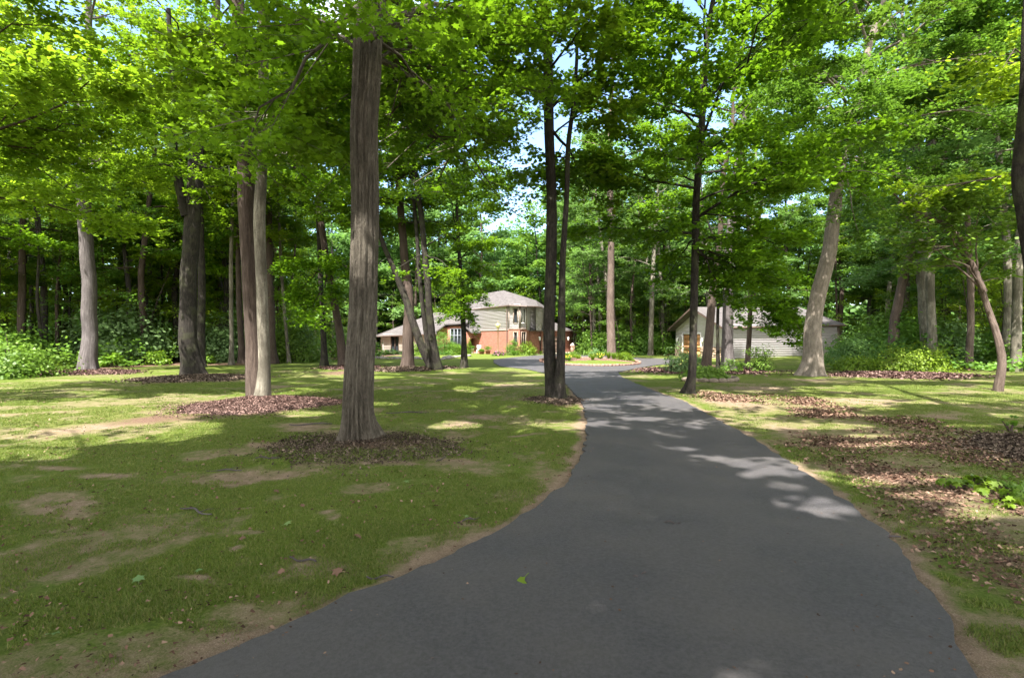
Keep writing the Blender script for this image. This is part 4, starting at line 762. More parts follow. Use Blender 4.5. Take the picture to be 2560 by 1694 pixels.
# ------------------------------------------------------------------ buildings
def G(u, Y): return np.array([(u-1280)/1280*Y, Y])
class Wall:
    def __init__(s, A, B): s.A = np.array(A, float); s.B = np.array(B, float); s.L = np.linalg.norm(s.B-s.A); s.d = (s.B-s.A)/s.L; s.n = np.array([s.d[1], -s.d[0]])
    def p(s, t, z, o=0): q = s.A+s.d*t+s.n*o; return (q[0], q[1], z)
    def tu(s, u): m = (u-1280)/1280; return (m*s.A[1]-s.A[0])/(s.d[0]-m*s.d[1])
    def zv(s, u, v): t = s.tu(u); return CAMZ-(v-847)/1280*(s.A[1]+s.d[1]*t)
    def rect(s, u0, v0, u1, v1): return (s.tu(u0), s.tu(u1), s.zv((u0+u1)/2, v1), s.zv((u0+u1)/2, v0))
    def box(s, b, t0, t1, z0, z1, o0, o1):
        q = [s.p(t, z, o) for t in (t0, t1) for o in (o0, o1) for z in (z0, z1)]; uv = [(t, z) for t in (t0, t1) for o in (o0, o1) for z in (z0, z1)]
        b.add(q, [np.array([[0, 1, 3, 2], [4, 6, 7, 5], [0, 4, 5, 1], [2, 3, 7, 6], [0, 2, 6, 4], [1, 5, 7, 3]])], uv)
    def cells(s, t0, t1, z0, z1, holes):
        ts = sorted({t0, t1, *[h[0] for h in holes], *[h[1] for h in holes]}); zs = sorted({z0, z1, *[h[2] for h in holes], *[h[3] for h in holes]})
        for a, b_ in zip(ts, ts[1:]):
            for c, d in zip(zs, zs[1:]):
                if not (t0-1e-6 <= a and b_ <= t1+1e-6 and z0-1e-6 <= c and d <= z1+1e-6): continue
                if any(h[0] <= (a+b_)/2 <= h[1] and h[2] <= (c+d)/2 <= h[3] for h in holes): continue
                yield a, b_, c, d
    def flat(s, b, t0, t1, z0, z1, holes=(), o=0, dep=.16):
        for a, c, d, e in s.cells(t0, t1, z0, z1, holes): b.add([s.p(a, d, o), s.p(c, d, o), s.p(c, e, o), s.p(a, e, o)], [np.array([[0, 1, 2, 3]])], [(a, d), (c, d), (c, e), (a, e)])
        for h in holes: s.reveal(b, h, o, dep)
    def reveal(s, b, h, o, dep):
        t0, t1, z0, z1 = h; q = [(t0, z0), (t1, z0), (t1, z1), (t0, z1)]
        for i in range(4):
            (a, c), (d, e) = q[i], q[(i+1) % 4]; b.add([s.p(a, c, o), s.p(d, e, o), s.p(d, e, o-dep), s.p(a, c, o-dep)], [np.array([[0, 1, 2, 3]])], [(a, c), (d, e), (d+.1, e+.1), (a+.1, c+.1)])
    def siding(s, b, t0, t1, z0, z1, holes=(), course=.19, tl=None, tr=None, out=.028):
        for a, c, d, e in s.cells(t0, t1, z0, z1, holes):
            k = math.floor((d+5)/course)
            while k*course-5 < e-1e-4:
                y0, y1 = max(d, k*course-5), min(e, (k+1)*course-5); k += 1
                if y1-y0 < .005: continue
                l0, r0 = (max(a, tl(y0)), min(c, tr(y0))) if tl else (a, c); l1, r1 = (max(a, tl(y1)), min(c, tr(y1))) if tl else (a, c)
                if r0-l0 < .02: continue
                if r1 < l1: l1 = r1 = (l1+r1)/2
                b.add([s.p(l0, y0, out), s.p(r0, y0, out), s.p(r1, y1, .004), s.p(l1, y1, .004), s.p(l0, y0, 0), s.p(r0, y0, 0)], [np.array([[0, 1, 2, 3], [4, 5, 1, 0]])],
                      [(l0, y0), (r0, y0), (r1, y1), (l1, y1), (l0, y0), (r0, y0)])
        for h in holes: s.reveal(b, h, .01, .14)
    def window(s, root, h, m, mull=0, bar=None, fr=.07, o=0.02, dep=.1):
        t0, t1, z0, z1 = h; b = MB(); s.box(b, t0-fr*.6, t0+fr*.4, z0-fr*.6, z1+fr*.6, -.12, o+.03); s.box(b, t1-fr*.4, t1+fr*.6, z0-fr*.6, z1+fr*.6, -.12, o+.03)
        s.box(b, t0+fr*.4, t1-fr*.4, z1-fr*.4, z1+fr*.6, -.12, o+.028); s.box(b, t0+fr*.4, t1-fr*.4, z0-fr*.6, z0+fr*.4, -.12, o+.045)
        for i in range(mull): t = t0+(t1-t0)*(i+1)/(mull+1); s.box(b, t-.035, t+.035, z0+fr*.4, z1-fr*.4, -.11, o+.01)
        if bar: s.box(b, t0+fr*.4, t1-fr*.4, bar-.04, bar+.04, -.105, o+.005)
        w_ = b.build('window', m, root); p_ = MB(); p_.poly([s.p(t0, z0, -dep), s.p(t1, z0, -dep), s.p(t1, z1, -dep), s.p(t0, z1, -dep)]); p_.build('pane', M_GLASS, w_); return w_
def roof(b, pts, th=.14):
    P = [np.array(p, float) for p in pts]
    if len(P) == 4:
        n1 = np.cross(P[1]-P[0], P[2]-P[0])
        if abs(np.dot(n1/np.linalg.norm(n1), P[3]-P[0])) > .02: roof(b, [P[0], P[1], P[2]], th); roof(b, [P[0], P[2], P[3]], th); return
    n = np.cross(P[1]-P[0], P[2]-P[0]); n = n/np.linalg.norm(n); n = n if n[2] > 0 else -n
    e = nrm(np.cross([0, 0, 1.], n)[None])[0]; f = np.cross(n, e); m = len(P)
    V = P+[p-np.array([0, 0, th]) for p in P]; uv = [(p@e, p@f) for p in P]*2
    b.add(V, [np.array([list(range(m))])], uv); b.add(V, [np.array([list(range(m, 2*m))[::-1]])], uv); b.add(V, [np.array([[i, (i+1) % m, m+(i+1) % m, m+i] for i in range(m)])], uv)
def gutter(root, P, Q, name='gutter', m=None, r=.06):
    P, Q = np.array(P, float), np.array(Q, float); b = MB(); V, F, u = tube(np.linspace(P, Q, 4), np.full(4, r), 8); b.add(V, [F], u); return b.build(name, m or M_BTRIM, root)

# ---- the brick and siding house
house = empty('brick_house', (0, 58, 0), 'two-storey brick and pale siding house with grey hipped roofs at the end of the drive', 'house')
ZB = 2.5; ZE = 5.12
Wm = Wall(G(1163, 61), G(1271.5, 52)); Wl = Wall(G(1140, 63.2), G(1163, 61))
W2 = Wall(G(1271.5, 52), G(1300, 51.35)); W3 = Wall(G(1300, 51.35), G(1316, 52.3)); W4 = Wall(G(1316, 52.3), G(1326, 54.6)); W5 = Wall(G(1326, 54.6), G(1340, 55.0)); W5b = Wall(G(1340, 55.0), G(1339.5, 54.2)); W6 = Wall(G(1339.5, 54.2), G(1353, 55.3)); W7 = Wall(G(1353, 55.3), G(1372, 63))
W8 = Wall(W7.B, G(1185, 68)); W9 = Wall(W8.B, G(1150, 62.2))
hw = [Wm.rect(1164.5, 780.6, 1172.5, 803)]; h2u = [W2.rect(1284, 771, 1294, 807)]; h3u = [W3.rect(1302, 771, 1313.5, 807.5)]; h2d = [W2.rect(1284.5, 830, 1294, 862)]; h3d = [W3.rect(1302.5, 830, 1313.5, 864)]
b = MB(); Wm.siding(b, 0, Wm.L, ZB, ZE, hw, .15, out=.014)
for W_, hs in ((W2, h2u), (W3, h3u)): W_.siding(b, 0, W_.L, ZB+.1, ZE, hs, .15, out=.014)
for W_ in (W4, W5, W5b, W6, W7, W8, W9): W_.siding(b, 0, W_.L, ZB, ZE, (), .185)
tag(b.build('wall', M_SIDE, house), 'pale horizontal cedar siding of the upper storey')
b = MB(); Wm.flat(b, 0, Wm.L, -.4, ZB, (), .03)
for W_, hs in ((W2, h2d), (W3, h3d)): W_.flat(b, 0, W_.L, -.4, ZB+.1, hs, .05)
for W_ in (W4, W5): W_.flat(b, 0, W_.L, -.4, ZB, (), .05)
for W_ in (W7, W8, W9): W_.flat(b, 0, W_.L, -.4, ZB, (), .0)
tag(b.build('wall', M_BRICK, house), 'pinkish brick of the ground floor')
b = MB()
Wm.box(b, 0, Wm.L, ZB-.04, ZB+.06, .0, .075)
for W_ in (W2, W3): W_.box(b, 0.02, W_.L-.02, ZB+.06, ZB+.16, .0, .09)
for W_ in (W2, W3): W_.box(b, -.0, .10, ZB+.17, ZE-.03, .0, .05); W_.box(b, W_.L-.10, W_.L, ZB+.17, ZE-.03, .0, .052)
b.build('trim_board', M_TRIM, house)
Wm.window(house, hw[0], M_TRIM); W2.window(house, h2u[0], M_TRIM); W3.window(house, h3u[0], M_WTRIM, 1); W2.window(house, h2d[0], M_TRIM, o=.05); W3.window(house, h3d[0], M_TRIM, 1, o=.05)
R1 = up(1259, 725.5, 57); R0 = up(1184, 738, 63.5)
eL = up(1150, 776, 62.6); e1 = up(1272.5, 761.6, 51.4); e2 = up(1318, 764, 50.9); e3 = up(1344.5, 764.8, 53.0); e4 = (*G(1356, 56), ZE-.03); e5 = (*G(1380, 64), ZE-.03); e6 = (*G(1180, 69), ZE-.03); hb1 = up(1312, 745.5, 55.2); hb2 = up(1340, 750.5, 57)
b = MB(); roof(b, [eL, e1, R1, R0]); roof(b, [e1, e2, hb1]); roof(b, [e1, hb1, R1]); roof(b, [e2, e3, hb2]); roof(b, [e2, hb2, hb1]); roof(b, [hb1, hb2, R1]); roof(b, [e3, e4, hb2]); roof(b, [e4, e5, hb2]); roof(b, [hb2, e5, R1]); roof(b, [e5, e6, R0, R1]); roof(b, [e6, eL, R0])
b.build('roof', M_ROOF, house)
for p, q in ((eL, e1), (e1, e2), (e2, e3), (e3, e4)): gutter(house, np.array(p)-[0, 0, .08], np.array(q)-[0, 0, .08])
gutter(house, (*Wm.p(Wm.L-.15, 0, .12)[:2], .1), (*Wm.p(Wm.L-.15, 0, .12)[:2], ZE-.1), 'downspout', M_BTRIM, .05)
# garage wing
Wg = Wall(G(1325, 53.9), G(1424.5, 61)); Wgr = Wall(Wg.B, G(1432, 68)); Wgl = Wall(G(1326, 55.2), Wg.A)
d1 = (Wg.tu(1350), Wg.tu(1376), -.02, 1.95); d2 = (Wg.tu(1384), Wg.tu(1409), -.02, 1.95)
b = MB(); Wg.flat(b, 0, Wg.L, -.4, 2.58, [d1, d2], 0, .3); Wgr.flat(b, 0, Wgr.L, -.4, 2.58); Wgl.flat(b, 0, Wgl.L, -.4, 2.58); tag(b.build('wall', M_BRICK, house), 'brick front of the garage wing')
for d in (d1, d2):
    b = MB(); Wg.box(b, d[0], d[1], d[2], d[3]+.0, -.29, -.24)
    for i in range(4): z = .03+i*.48; Wg.box(b, d[0]+.05, d[1]-.05, z, z+.43, -.239, -.215)
    b.build('garage_door', M_GDOOR, house)
    b = MB(); t0, t1 = d[0], d[1]; n_ = 14                        # flat arch of bricks in the upper corners
    for i in range(n_):
        a0, a1 = PI*i/n_, PI*(i+1)/n_; f = lambda a: ((t0+t1)/2-math.cos(a)*(t1-t0)/2, 1.62+.33*math.sin(a)**.8)
        (x0, y0), (x1, y1) = f(a0), f(a1); b.add([Wg.p(x0, y0, .004), Wg.p(x1, y1, .004), Wg.p(x1, 1.951, .004), Wg.p(x0, 1.951, .004), Wg.p(x0, y0, -.2), Wg.p(x1, y1, -.2)], [np.array([[0, 1, 2, 3], [0, 4, 5, 1]])], [(x0, y0), (x1, y1), (x1, 1.95), (x0, 1.95), (x0, y0), (x1, y1)])
    b.build('arch', M_BRICK, house)
for u in (1346, 1417.5, 1380):
    t = Wg.tu(u); z = 1.62; b = MB(); Wg.box(b, t-.05, t+.05, z+.1, z+.2, 0, .16); c = Wg.p(t, z, .17); b.lathe(c, [(.03, -.22), (.09, -.15), (.11, .0), (.12, .1), (.05, .2), (.01, .26)], 10); b.build('wall_lamp', M_WHITE, house)
ga = (*G(1324, 53.4), 2.52); gb = up(1432, 826, 61.2); gc = up(1380, 803, 64.6); gd = (*G(1343, 58.6), gc[2]); ge = (*G(1441, 69), 2.6)
b = MB(); roof(b, [ga, gb, gc, gd]); roof(b, [gb, ge, gc]); b.build('roof', M_ROOF, house); gutter(house, np.array(ga)-[0, 0, .08], np.array(gb)-[0, 0, .08])
# porch with its arch
Wp = Wall(G(1161, 58.3), G(1201.5, 57.9)); dh = (Wp.tu(1172.5), Wp.tu(1194.5), -.1, 1.72)
b = MB(); Wp.flat(b, 0, Wp.L, -.4, 2.42, [dh], 0, .35); tag(b.build('wall', M_BRICK, house), 'brick porch front with the round-headed opening')
b = MB(); t0, t1 = dh[:2]; n_ = 16
for i in range(n_):
    a0, a1 = PI*i/n_, PI*(i+1)/n_; f = lambda a, k=1.: ((t0+t1)/2-math.cos(a)*((t1-t0)/2+(k-1)*.4), 1.22+(.5+(k-1)*.4)*math.sin(a))
    (x0, y0), (x1, y1) = f(a0), f(a1); b.add([Wp.p(x0, y0, .004), Wp.p(x1, y1, .004), Wp.p(x1, 1.73, .004), Wp.p(x0, 1.73, .004), Wp.p(x0, y0, -.34), Wp.p(x1, y1, -.34)], [np.array([[0, 1, 2, 3], [0, 4, 5, 1]])], [(x0, y0), (x1, y1), (x1, 1.7), (x0, 1.7), (x0, y0), (x1, y1)])
    (p0, q0), (p1, q1) = f(a0, 1.5), f(a1, 1.5); b.add([Wp.p(x0, y0, .05), Wp.p(x1, y1, .05), Wp.p(p1, q1, .05), Wp.p(p0, q0, .05), Wp.p(p0, q0, 0), Wp.p(p1, q1, 0)], [np.array([[0, 1, 2, 3], [3, 2, 5, 4]])], [(a0, 0), (a1, 0), (a1, .1), (a0, .1), (a0, .1), (a1, .1)])
b.build('arch', M_BRICK, house)
b = MB(); Wp.box(b, t0+.08, t1-.08, -.02, 1.7, -1.05, -.98); Wp.box(b, t0+.2, t1-.2, .1, .8, -.978, -.95); Wp.box(b, t0+.2, t1-.2, .9, 1.6, -.978, -.95); b.build('door', M_DARKDOOR, house)
b = MB(); Wp.box(b, -.2, Wp.L, -.08, .10, .02, .9); Wp.box(b, 0, Wp.L-.1, -.08, .02, .9, 1.3); b.build('doorstep', M_PAVER, house)
b = MB(); roof(b, [up(1177, 829, 57.1), up(1203, 830, 57.1), up(1166, 806, 60.6)]); roof(b, [up(1177, 829, 57.1), up(1166, 806, 60.6), up(1162, 814, 58)]); b.build('roof', M_ROOF, house)
# brick entry block with the tall window
We = Wall(G(1094, 60), G(1125, 58.9)); Wt = Wall(G(1125, 58.6), G(1161, 58.2)); ht = (Wt.tu(1126.5), Wt.tu(1152.5), .35, 2.75)
b = MB(); We.flat(b, 0, We.L, -.4, 2.7); Wt.flat(b, 0, Wt.L, -.4, 3.05, [ht]); Wt.box(b, -.28, .0, -.4, 3.05, -.5, .02); We.box(b, We.L*.35, We.L*.98, 2.7, 3.0, -.2, 0); tag(b.build('wall', M_BRICK, house), 'brick entry front with the tall window')
Wt.window(house, ht, M_SLATE, 2, 2.0, fr=.05)
b = MB(); q1, q2, q3 = up(1089, 828, 59.3), up(1114, 809.5, 58.4), up(1168, 806, 57.8); L0 = up(943, 839.5, 64); L1 = up(1094, 833, 60); Rr1 = up(1172, 780, 69); Rr0 = up(1087, 781, 70)
roof(b, [q1, q2, (q2[0]-.2, 64.5, q2[2]+.3), (q1[0]-.3, 62, q1[2]+.35)]); roof(b, [q2, q3, (q3[0], 62.4, q3[2]+.75), (q2[0]-.2, 64.5, q2[2]+.3)]); b.build('roof', M_ROOF, house)
# single-storey grey wing
b = MB(); roof(b, [L0, L1, Rr1, Rr0]); roof(b, [L0, Rr0, (*G(935, 77), 2.1)]); roof(b, [Rr0, Rr1, (*G(1170, 77), 2.1), (*G(935, 77), 2.1)]); b.build('roof', M_ROOF, house); gutter(house, np.array(L0)-[0, 0, .08], np.array(L1)-[0, 0, .08])
Ww = Wall(G(958, 64.4), G(1094, 60.6)); hl = Ww.rect(978, 841.5, 996.5, 880); Wwl = Wall(G(952, 74), Ww.A)
b = MB(); Ww.siding(b, 0, Ww.L, -.4, 2.25, [hl], .17); Wwl.siding(b, 0, Wwl.L, -.4, 2.1, (), .17); tag(b.build('wall', M_SIDEG, house), 'weathered grey siding of the low left wing'); Ww.window(house, hl, M_BTRIM, 1)
gutter(house, (*Ww.p(.05, 0, .08)[:2], -.1), (*Ww.p(.05, 0, .08)[:2], 2.0), 'downspout', M_WTRIM, .04)

# ---- the outbuilding beside the drive
shed = empty('outbuilding', (20, 42, 0), 'long low outbuilding with pale horizontal siding, stone base and orange-brown door', 'outbuilding')
Cn = G(1823, 39.5); Lf = G(1690, 49); Rt = G(2096, 40.1)
Sg = Wall(Lf, Cn); Sl = Wall(Cn, Rt); dvec = (Rt-Cn)/np.linalg.norm(Rt-Cn); gv = Lf-Cn; Bk = Rt+gv; Sr = Wall(Rt, Bk); Sb = Wall(Bk, Lf)
ZL, ZR = 2.56, 2.76; mid_t = Sg.L*.5; ZA = 4.28
dg = Sg.rect(1708, 838, 1752, 896); dg = (dg[0], dg[1], -.03, 2.02); wl_ = Sl.rect(1991, 833.5, 2016.5, 849.5)
b = MB(); tl = lambda z: 0 if z < ZL else (z-ZL)/(ZA-ZL)*mid_t; tr = lambda z: Sg.L if z < ZL else Sg.L-(z-ZL)/(ZA-ZL)*mid_t
Sg.siding(b, 0, Sg.L, .95, ZA-.05, [(dg[0], dg[1], .9, dg[3])], .17, tl, tr); Sl.siding(b, 0, Sl.L, -.1, ZL+.16, [wl_], .17, out=.022)
Sr.siding(b, 0, Sr.L, -.1, ZA, (), .17, lambda z: 0 if z < ZR else (z-ZR)/(ZA-ZR)*Sr.L/2, lambda z: Sr.L if z < ZR else Sr.L-(z-ZR)/(ZA-ZR)*Sr.L/2); Sb.siding(b, 0, Sb.L, -.1, ZL, (), .17)
b.build('wall', M_SIDE, shed)
g_ = np.random.default_rng(4)
for t0_, t1_ in ((0, dg[0]-.2), (dg[1]+.14, Sg.L)):
    b = MB(); Sg.box(b, *((0, dg[0]-.12) if t0_ == 0 else (dg[1]+.12, Sg.L+.06)), -.3, .94, -.1, .09)
    z = -.1
    while z < .9:
        t = t0_; hh_ = g_.uniform(.13, .2)
        while t < t1_-.1: l = g_.uniform(.2, .45); Sg.box(b, t+.01, min(t+l-.012, t1_), z+.01, min(z+hh_-.01, .94), .09, .09+g_.uniform(.015, .05)); t += l
        z += hh_
    b.build('stone_base', M_STONE, shed)
b = MB(); Sg.box(b, dg[0], dg[1], dg[2], dg[3], -.10, -.05)
for i in range(4): Sg.box(b, dg[0]+.04, dg[1]-.04, .04+i*.5, .48+i*.5, -.049, -.03)
dd_ = b.build('door', M_DOOR, shed); b = MB(); Sg.box(b, dg[0]-.11, dg[0], -.05, dg[3]+.11, -.1, .07); Sg.box(b, dg[1], dg[1]+.11, -.05, dg[3]+.11, -.1, .07); Sg.box(b, dg[0], dg[1], dg[3], dg[3]+.11, -.1, .068); b.build('door_frame', M_WTRIM, dd_)
Sl.window(shed, wl_, M_WHITE, 1)
b = MB(); Sl.box(b, Sl.L-.1, Sl.L+.02, -.1, ZR-.1, .0, .06); Sl.box(b, -.02, .1, -.1, ZL-.1, .0, .06); b.build('corner_board', M_TRIM, shed)
b = MB(); Sl.box(b, 0.1, Sl.L-.1, -.2, .06, -.1, .05); b.build('plinth', M_CONC, shed)
def S3(c, z): return (c[0], c[1], z)
nv = -np.array([-dvec[1], dvec[0]]); gvn = gv/np.linalg.norm(gv); ov = .35
eA = Cn-gvn*ov-dvec*.7; eB = Rt-gvn*ov+dvec*.35; rA = Cn+gv/2-dvec*.75; rB = Rt+gv/2+dvec*.1; fA = Lf+gvn*ov-dvec*.7; fB = Bk+gvn*ov+dvec*.3
b = MB(); roof(b, [S3(eA, ZL-.06), S3(eB, ZR-.04), S3(rB, ZA+.12), S3(rA, ZA+.08)]); roof(b, [S3(fB, ZR-.04), S3(fA, ZL-.06), S3(rA, ZA+.08), S3(rB, ZA+.12)]); b.build('roof', M_ROOF, shed)
gutter(shed, S3(eA-gvn*.05, ZL-.13), S3(eB-gvn*.05, ZR-.11))
for e_ in (eA, fA):
    b = MB(); p0, p1 = np.array(S3(e_-dvec*.03, ZL-.14)), np.array(S3(rA-dvec*.03, ZA)); b.poly([p0-[0, 0, .09], p1-[0, 0, .09], p1+[0, 0, .07], p0+[0, 0, .07]]); q = np.array([*(dvec*.04), 0]); b.poly([p0-[0, 0, .09]+q, p1-[0, 0, .09]+q, p1+[0, 0, .07]+q, p0+[0, 0, .07]+q]); b.build('rake_board', M_BTRIM, shed)
for u in (1697, 1760):
    t = Sg.tu(u); b = MB(); Sg.box(b, t-.05, t+.05, 1.62, 1.72, 0.02, .14); b.lathe(Sg.p(t, 1.5, .17), [(.03, -.2), (.09, -.12), (.1, .05), (.04, .15), (.01, .2)], 10); b.build('wall_lamp', M_WHITE, shed)
gutter(shed, (*Sl.p(Sl.L-.02, 0, .1)[:2], .1), (*Sl.p(Sl.L-.02, 0, .1)[:2], ZR-.15), 'downspout', M_BTRIM, .045)

# ------------------------------------------------------------------ planted island and small things
b = MB(); ra = np.linspace(0, 1, 12)[:, None]; an = np.linspace(0, 2*PI, 72, endpoint=False)[None]
zz = .03+.22*(1-ra**2)+0*an; zz = zz-.08*(ra > .99); k = np.arange(11)[:, None]*72+np.arange(72)[None]; k2 = np.arange(11)[:, None]*72+((np.arange(72)+1) % 72)[None]
b.add(np.stack([ISL_C[0]+(ISL_R[0]-.02)*ra*np.cos(an), ISL_C[1]+(ISL_R[1]-.02)*ra*np.sin(an), zz], -1), [np.stack([k, k2, k2+72, k+72], -1).reshape(-1, 4)])
isl = b.build('island_ground', M_GROUND, smooth=True); tag(isl, kind='structure'); ca = isl.data.color_attributes.new('Mask', 'FLOAT_COLOR', 'POINT'); cc = np.zeros((len(isl.data.vertices), 4)); cc[:, 3] = 1
co = np.array([v.co[:] for v in isl.data.vertices]); cc[:, 1] = np.where(co[:, 1] > 33.2, .9, .05); ca.data.foreach_set('color', cc.astype(np.float32).ravel())
mulch('mulch', (5.3, 37.6), (2.6, 3.6), 4500, M_MULCH, (.05,), .16, 'mulch of the planted island', 14, disc=False)
for k in range(46):
    a = 2*PI*k/46; x, y = ISL_C[0]+ISL_R[0]*math.cos(a), ISL_C[1]+ISL_R[1]*math.sin(a); tg = math.atan2(ISL_R[1]*math.cos(a), -ISL_R[0]*math.sin(a)); b = MB()
    for i in range(3): b.box((x+math.cos(tg)*(i-1)*.21, y+math.sin(tg)*(i-1)*.21, .07+random.uniform(-.012, .012)), (.19, .10, .15), tg+random.uniform(-.05, .05))
    tag(b.build('edging_brick', M_PAVER, origin=(x, y, 0)), 'low reddish brick edging round the planted island', 'edging', 'brick edging of the planted island')
g_ = random.Random(5)
for k in range(24):
    a = g_.uniform(0, 6.28); r_ = g_.uniform(.2, .86); x, y = ISL_C[0]+ISL_R[0]*r_*math.cos(a), ISL_C[1]+.7+ISL_R[1]*.80*r_*math.sin(a)
    if y < 33.4: y = 33.6+g_.uniform(0, 1.5)
    perennial('daylily', 'arching yellow-green perennial clump in the planted island', 'plant', (x, y, .15), g_.uniform(.35, .6), 110, L_LIME if k % 3 else L_SHRUB, 'perennials in the planted island', seed=k, wid=.35, petals=M_YPETAL if k in (3, 9) else None)
shrub('shrub', 'rounded grey-green bush in the middle of the planted island', 'bush', (6.2, 38.2, .1), (.45, .4, .75), 1100, .08, L_PALE, seed=130)
shrub('shrub', 'green bush at the right end of the planted island', 'bush', (7.9, 35.9, .05), (.55, .6, .62), 1500, .08, L_LIME, seed=131)
q = up(1245, 884, 50)
b = MB(); b.lathe((q[0], 50, 0), [(.14, -.05), (.14, .12), (.10, .18), (.07, .5), (.05, .55), (.045, 2.45), (.07, 2.5), (.09, 2.6), (.05, 2.62)], 14)
lp = empty('lamp_post', (q[0], 50, 0), 'tall bronze garden lamp post with one yellowish globe by the brick wall', 'lamp post'); b.build('post', M_METAL, lp, smooth=True)
b = MB(); b.lathe((q[0], 50, 2.62), [(.06, 0), (.12, .06), (.21, .22), (.23, .36), (.19, .47), (.09, .5)], 16); b.build('globe', M_LAMPG, lp, smooth=True); b = MB(); b.lathe((q[0], 50, 3.12), [(.12, 0), (.08, .06), (.03, .12), (.045, .18), (.015, .26)], 12); b.build('finial', M_METAL, lp)
shrub('topiary_shrub', 'clipped dark bush against the house at the foot of the bay', 'bush', (*up(1281, 887, 50.6)[:2], 0), (.62, .6, 1.45), 4600, .07, L_SHRUB, seed=140)
shrub('shrub', 'loose pale-green bush beside the clipped one', 'bush', (*up(1317, 887, 50.2)[:2], 0), (.82, .7, 1.1), 3600, .085, L_LIME, seed=141)
perennial('ornamental_grass', 'low grassy clump in front of the clipped bush', 'plant', (*up(1285, 890, 49.2)[:2],), .55, 260, L_SHRUB, seed=142, wid=.5)
perennial('hosta', 'small green clump by the garage corner', 'plant', (*up(1352, 884, 54)[:2],), .35, 120, L_LIME, seed=143)
for k, u in enumerate((1237, 1246, 1255)):
    shrub('petunia', 'purple petunia clump at the foot of the lamp post', 'flowers', (*up(u, 889, 49.3)[:2], 0), (.26, .2, .42), 520, .08, L_SHRUB, 'purple petunias at the lamp post', seed=150+k, petals=M_PETAL, stems=3)
shrub('arborvitae', 'rounded upright evergreen beside the arched entry', 'bush', (*up(1173, 889, 55.5)[:2], 0), (.36, .36, 1.5), 4200, .055, L_LIME, seed=160)
shrub('weeping_shrub', 'large dark weeping evergreen left of the entry', 'bush', (*up(1108, 893, 52)[:2], 0), (1.05, .9, 2.1), 9000, .07, L_SHRUB, seed=161)
shrub('shrub', 'yellow-green mounded bush right of the weeping evergreen', 'bush', (*up(1133, 892, 52)[:2], 0), (.95, .8, 1.25), 6000, .07, L_LIME, seed=162)
shrub('shrub', 'small lime bush beneath the tall entry window', 'bush', (*up(1151, 891, 53)[:2], 0), (.5, .5, .95), 2600, .065, L_LIME, seed=163)
shrub('shrub', 'lime bush between the trunks before the grey wing', 'bush', (*up(1045, 893, 50)[:2], 0), (.8, .7, 1.2), 4200, .075, L_LIME, seed=164)
for k, (u, s_) in enumerate([(940, .8), (952, .7), (966, .9), (975, 1.1), (988, .8), (1000, .75), (1012, .8), (1060, .8), (1080, .9)]):
    shrub('border_plant', 'grey-green plant in the border before the low wing', 'plant', (*up(u, 891, 51+k*.15)[:2], 0), (.5*s_, .45*s_, .6*s_), 700, .07, L_PALE if k % 2 else L_SHRUB, 'plants in the border before the low wing', seed=170+k, stems=3)
def rock(x, y, s, lab, grp, k):
    b = MB(); n1, n2 = 9, 14; ph = np.linspace(0, PI, n1)[:, None]; th = np.linspace(0, 2*PI, n2, endpoint=False)[None]; d = np.stack([np.sin(ph)*np.cos(th), np.sin(ph)*np.sin(th), np.cos(ph)+0*th], -1)
    r_ = 1+.45*(vn(d[..., 0]*1.6+k*9, d[..., 1]*1.6, d[..., 2]*1.6, 3)-.5); V = d*r_[..., None]*np.array([s, s*.8, s*.5])+np.array([x, y, s*.18]); i = np.arange(n1-1)[:, None]*n2+np.arange(n2)[None]; j = np.arange(n1-1)[:, None]*n2+((np.arange(n2)+1) % n2)[None]
    b.add(V, [np.stack([i, i+n2, j+n2, j], -1).reshape(-1, 4)]); tag(b.build('edging_stone', M_ROCK, origin=(x, y, 0)), lab, 'stone', grp)
for k, (u, v) in enumerate([(936, 896.5), (944, 896), (953, 896.5), (962, 896), (971, 896.8), (981, 897), (990, 897), (999, 896.6), (1008, 896), (1017, 896), (1028, 896), (1040, 897), (1056, 898), (1070, 899), (1086, 899.5), (1100, 899.4), (1109, 898.7), (1117, 897.2), (1124, 895.5), (1131, 894.3), (1138, 893.2), (1146, 892.2), (1154, 891.4), (1162, 890.8), (1171, 890.4)]):
    q = g2(u, v); rock(q[0], q[1]-.2, random.uniform(.16, .34) if u < 1100 else random.uniform(.2, .42), 'pale field stone edging the border before the house', 'stones edging the house border', k)
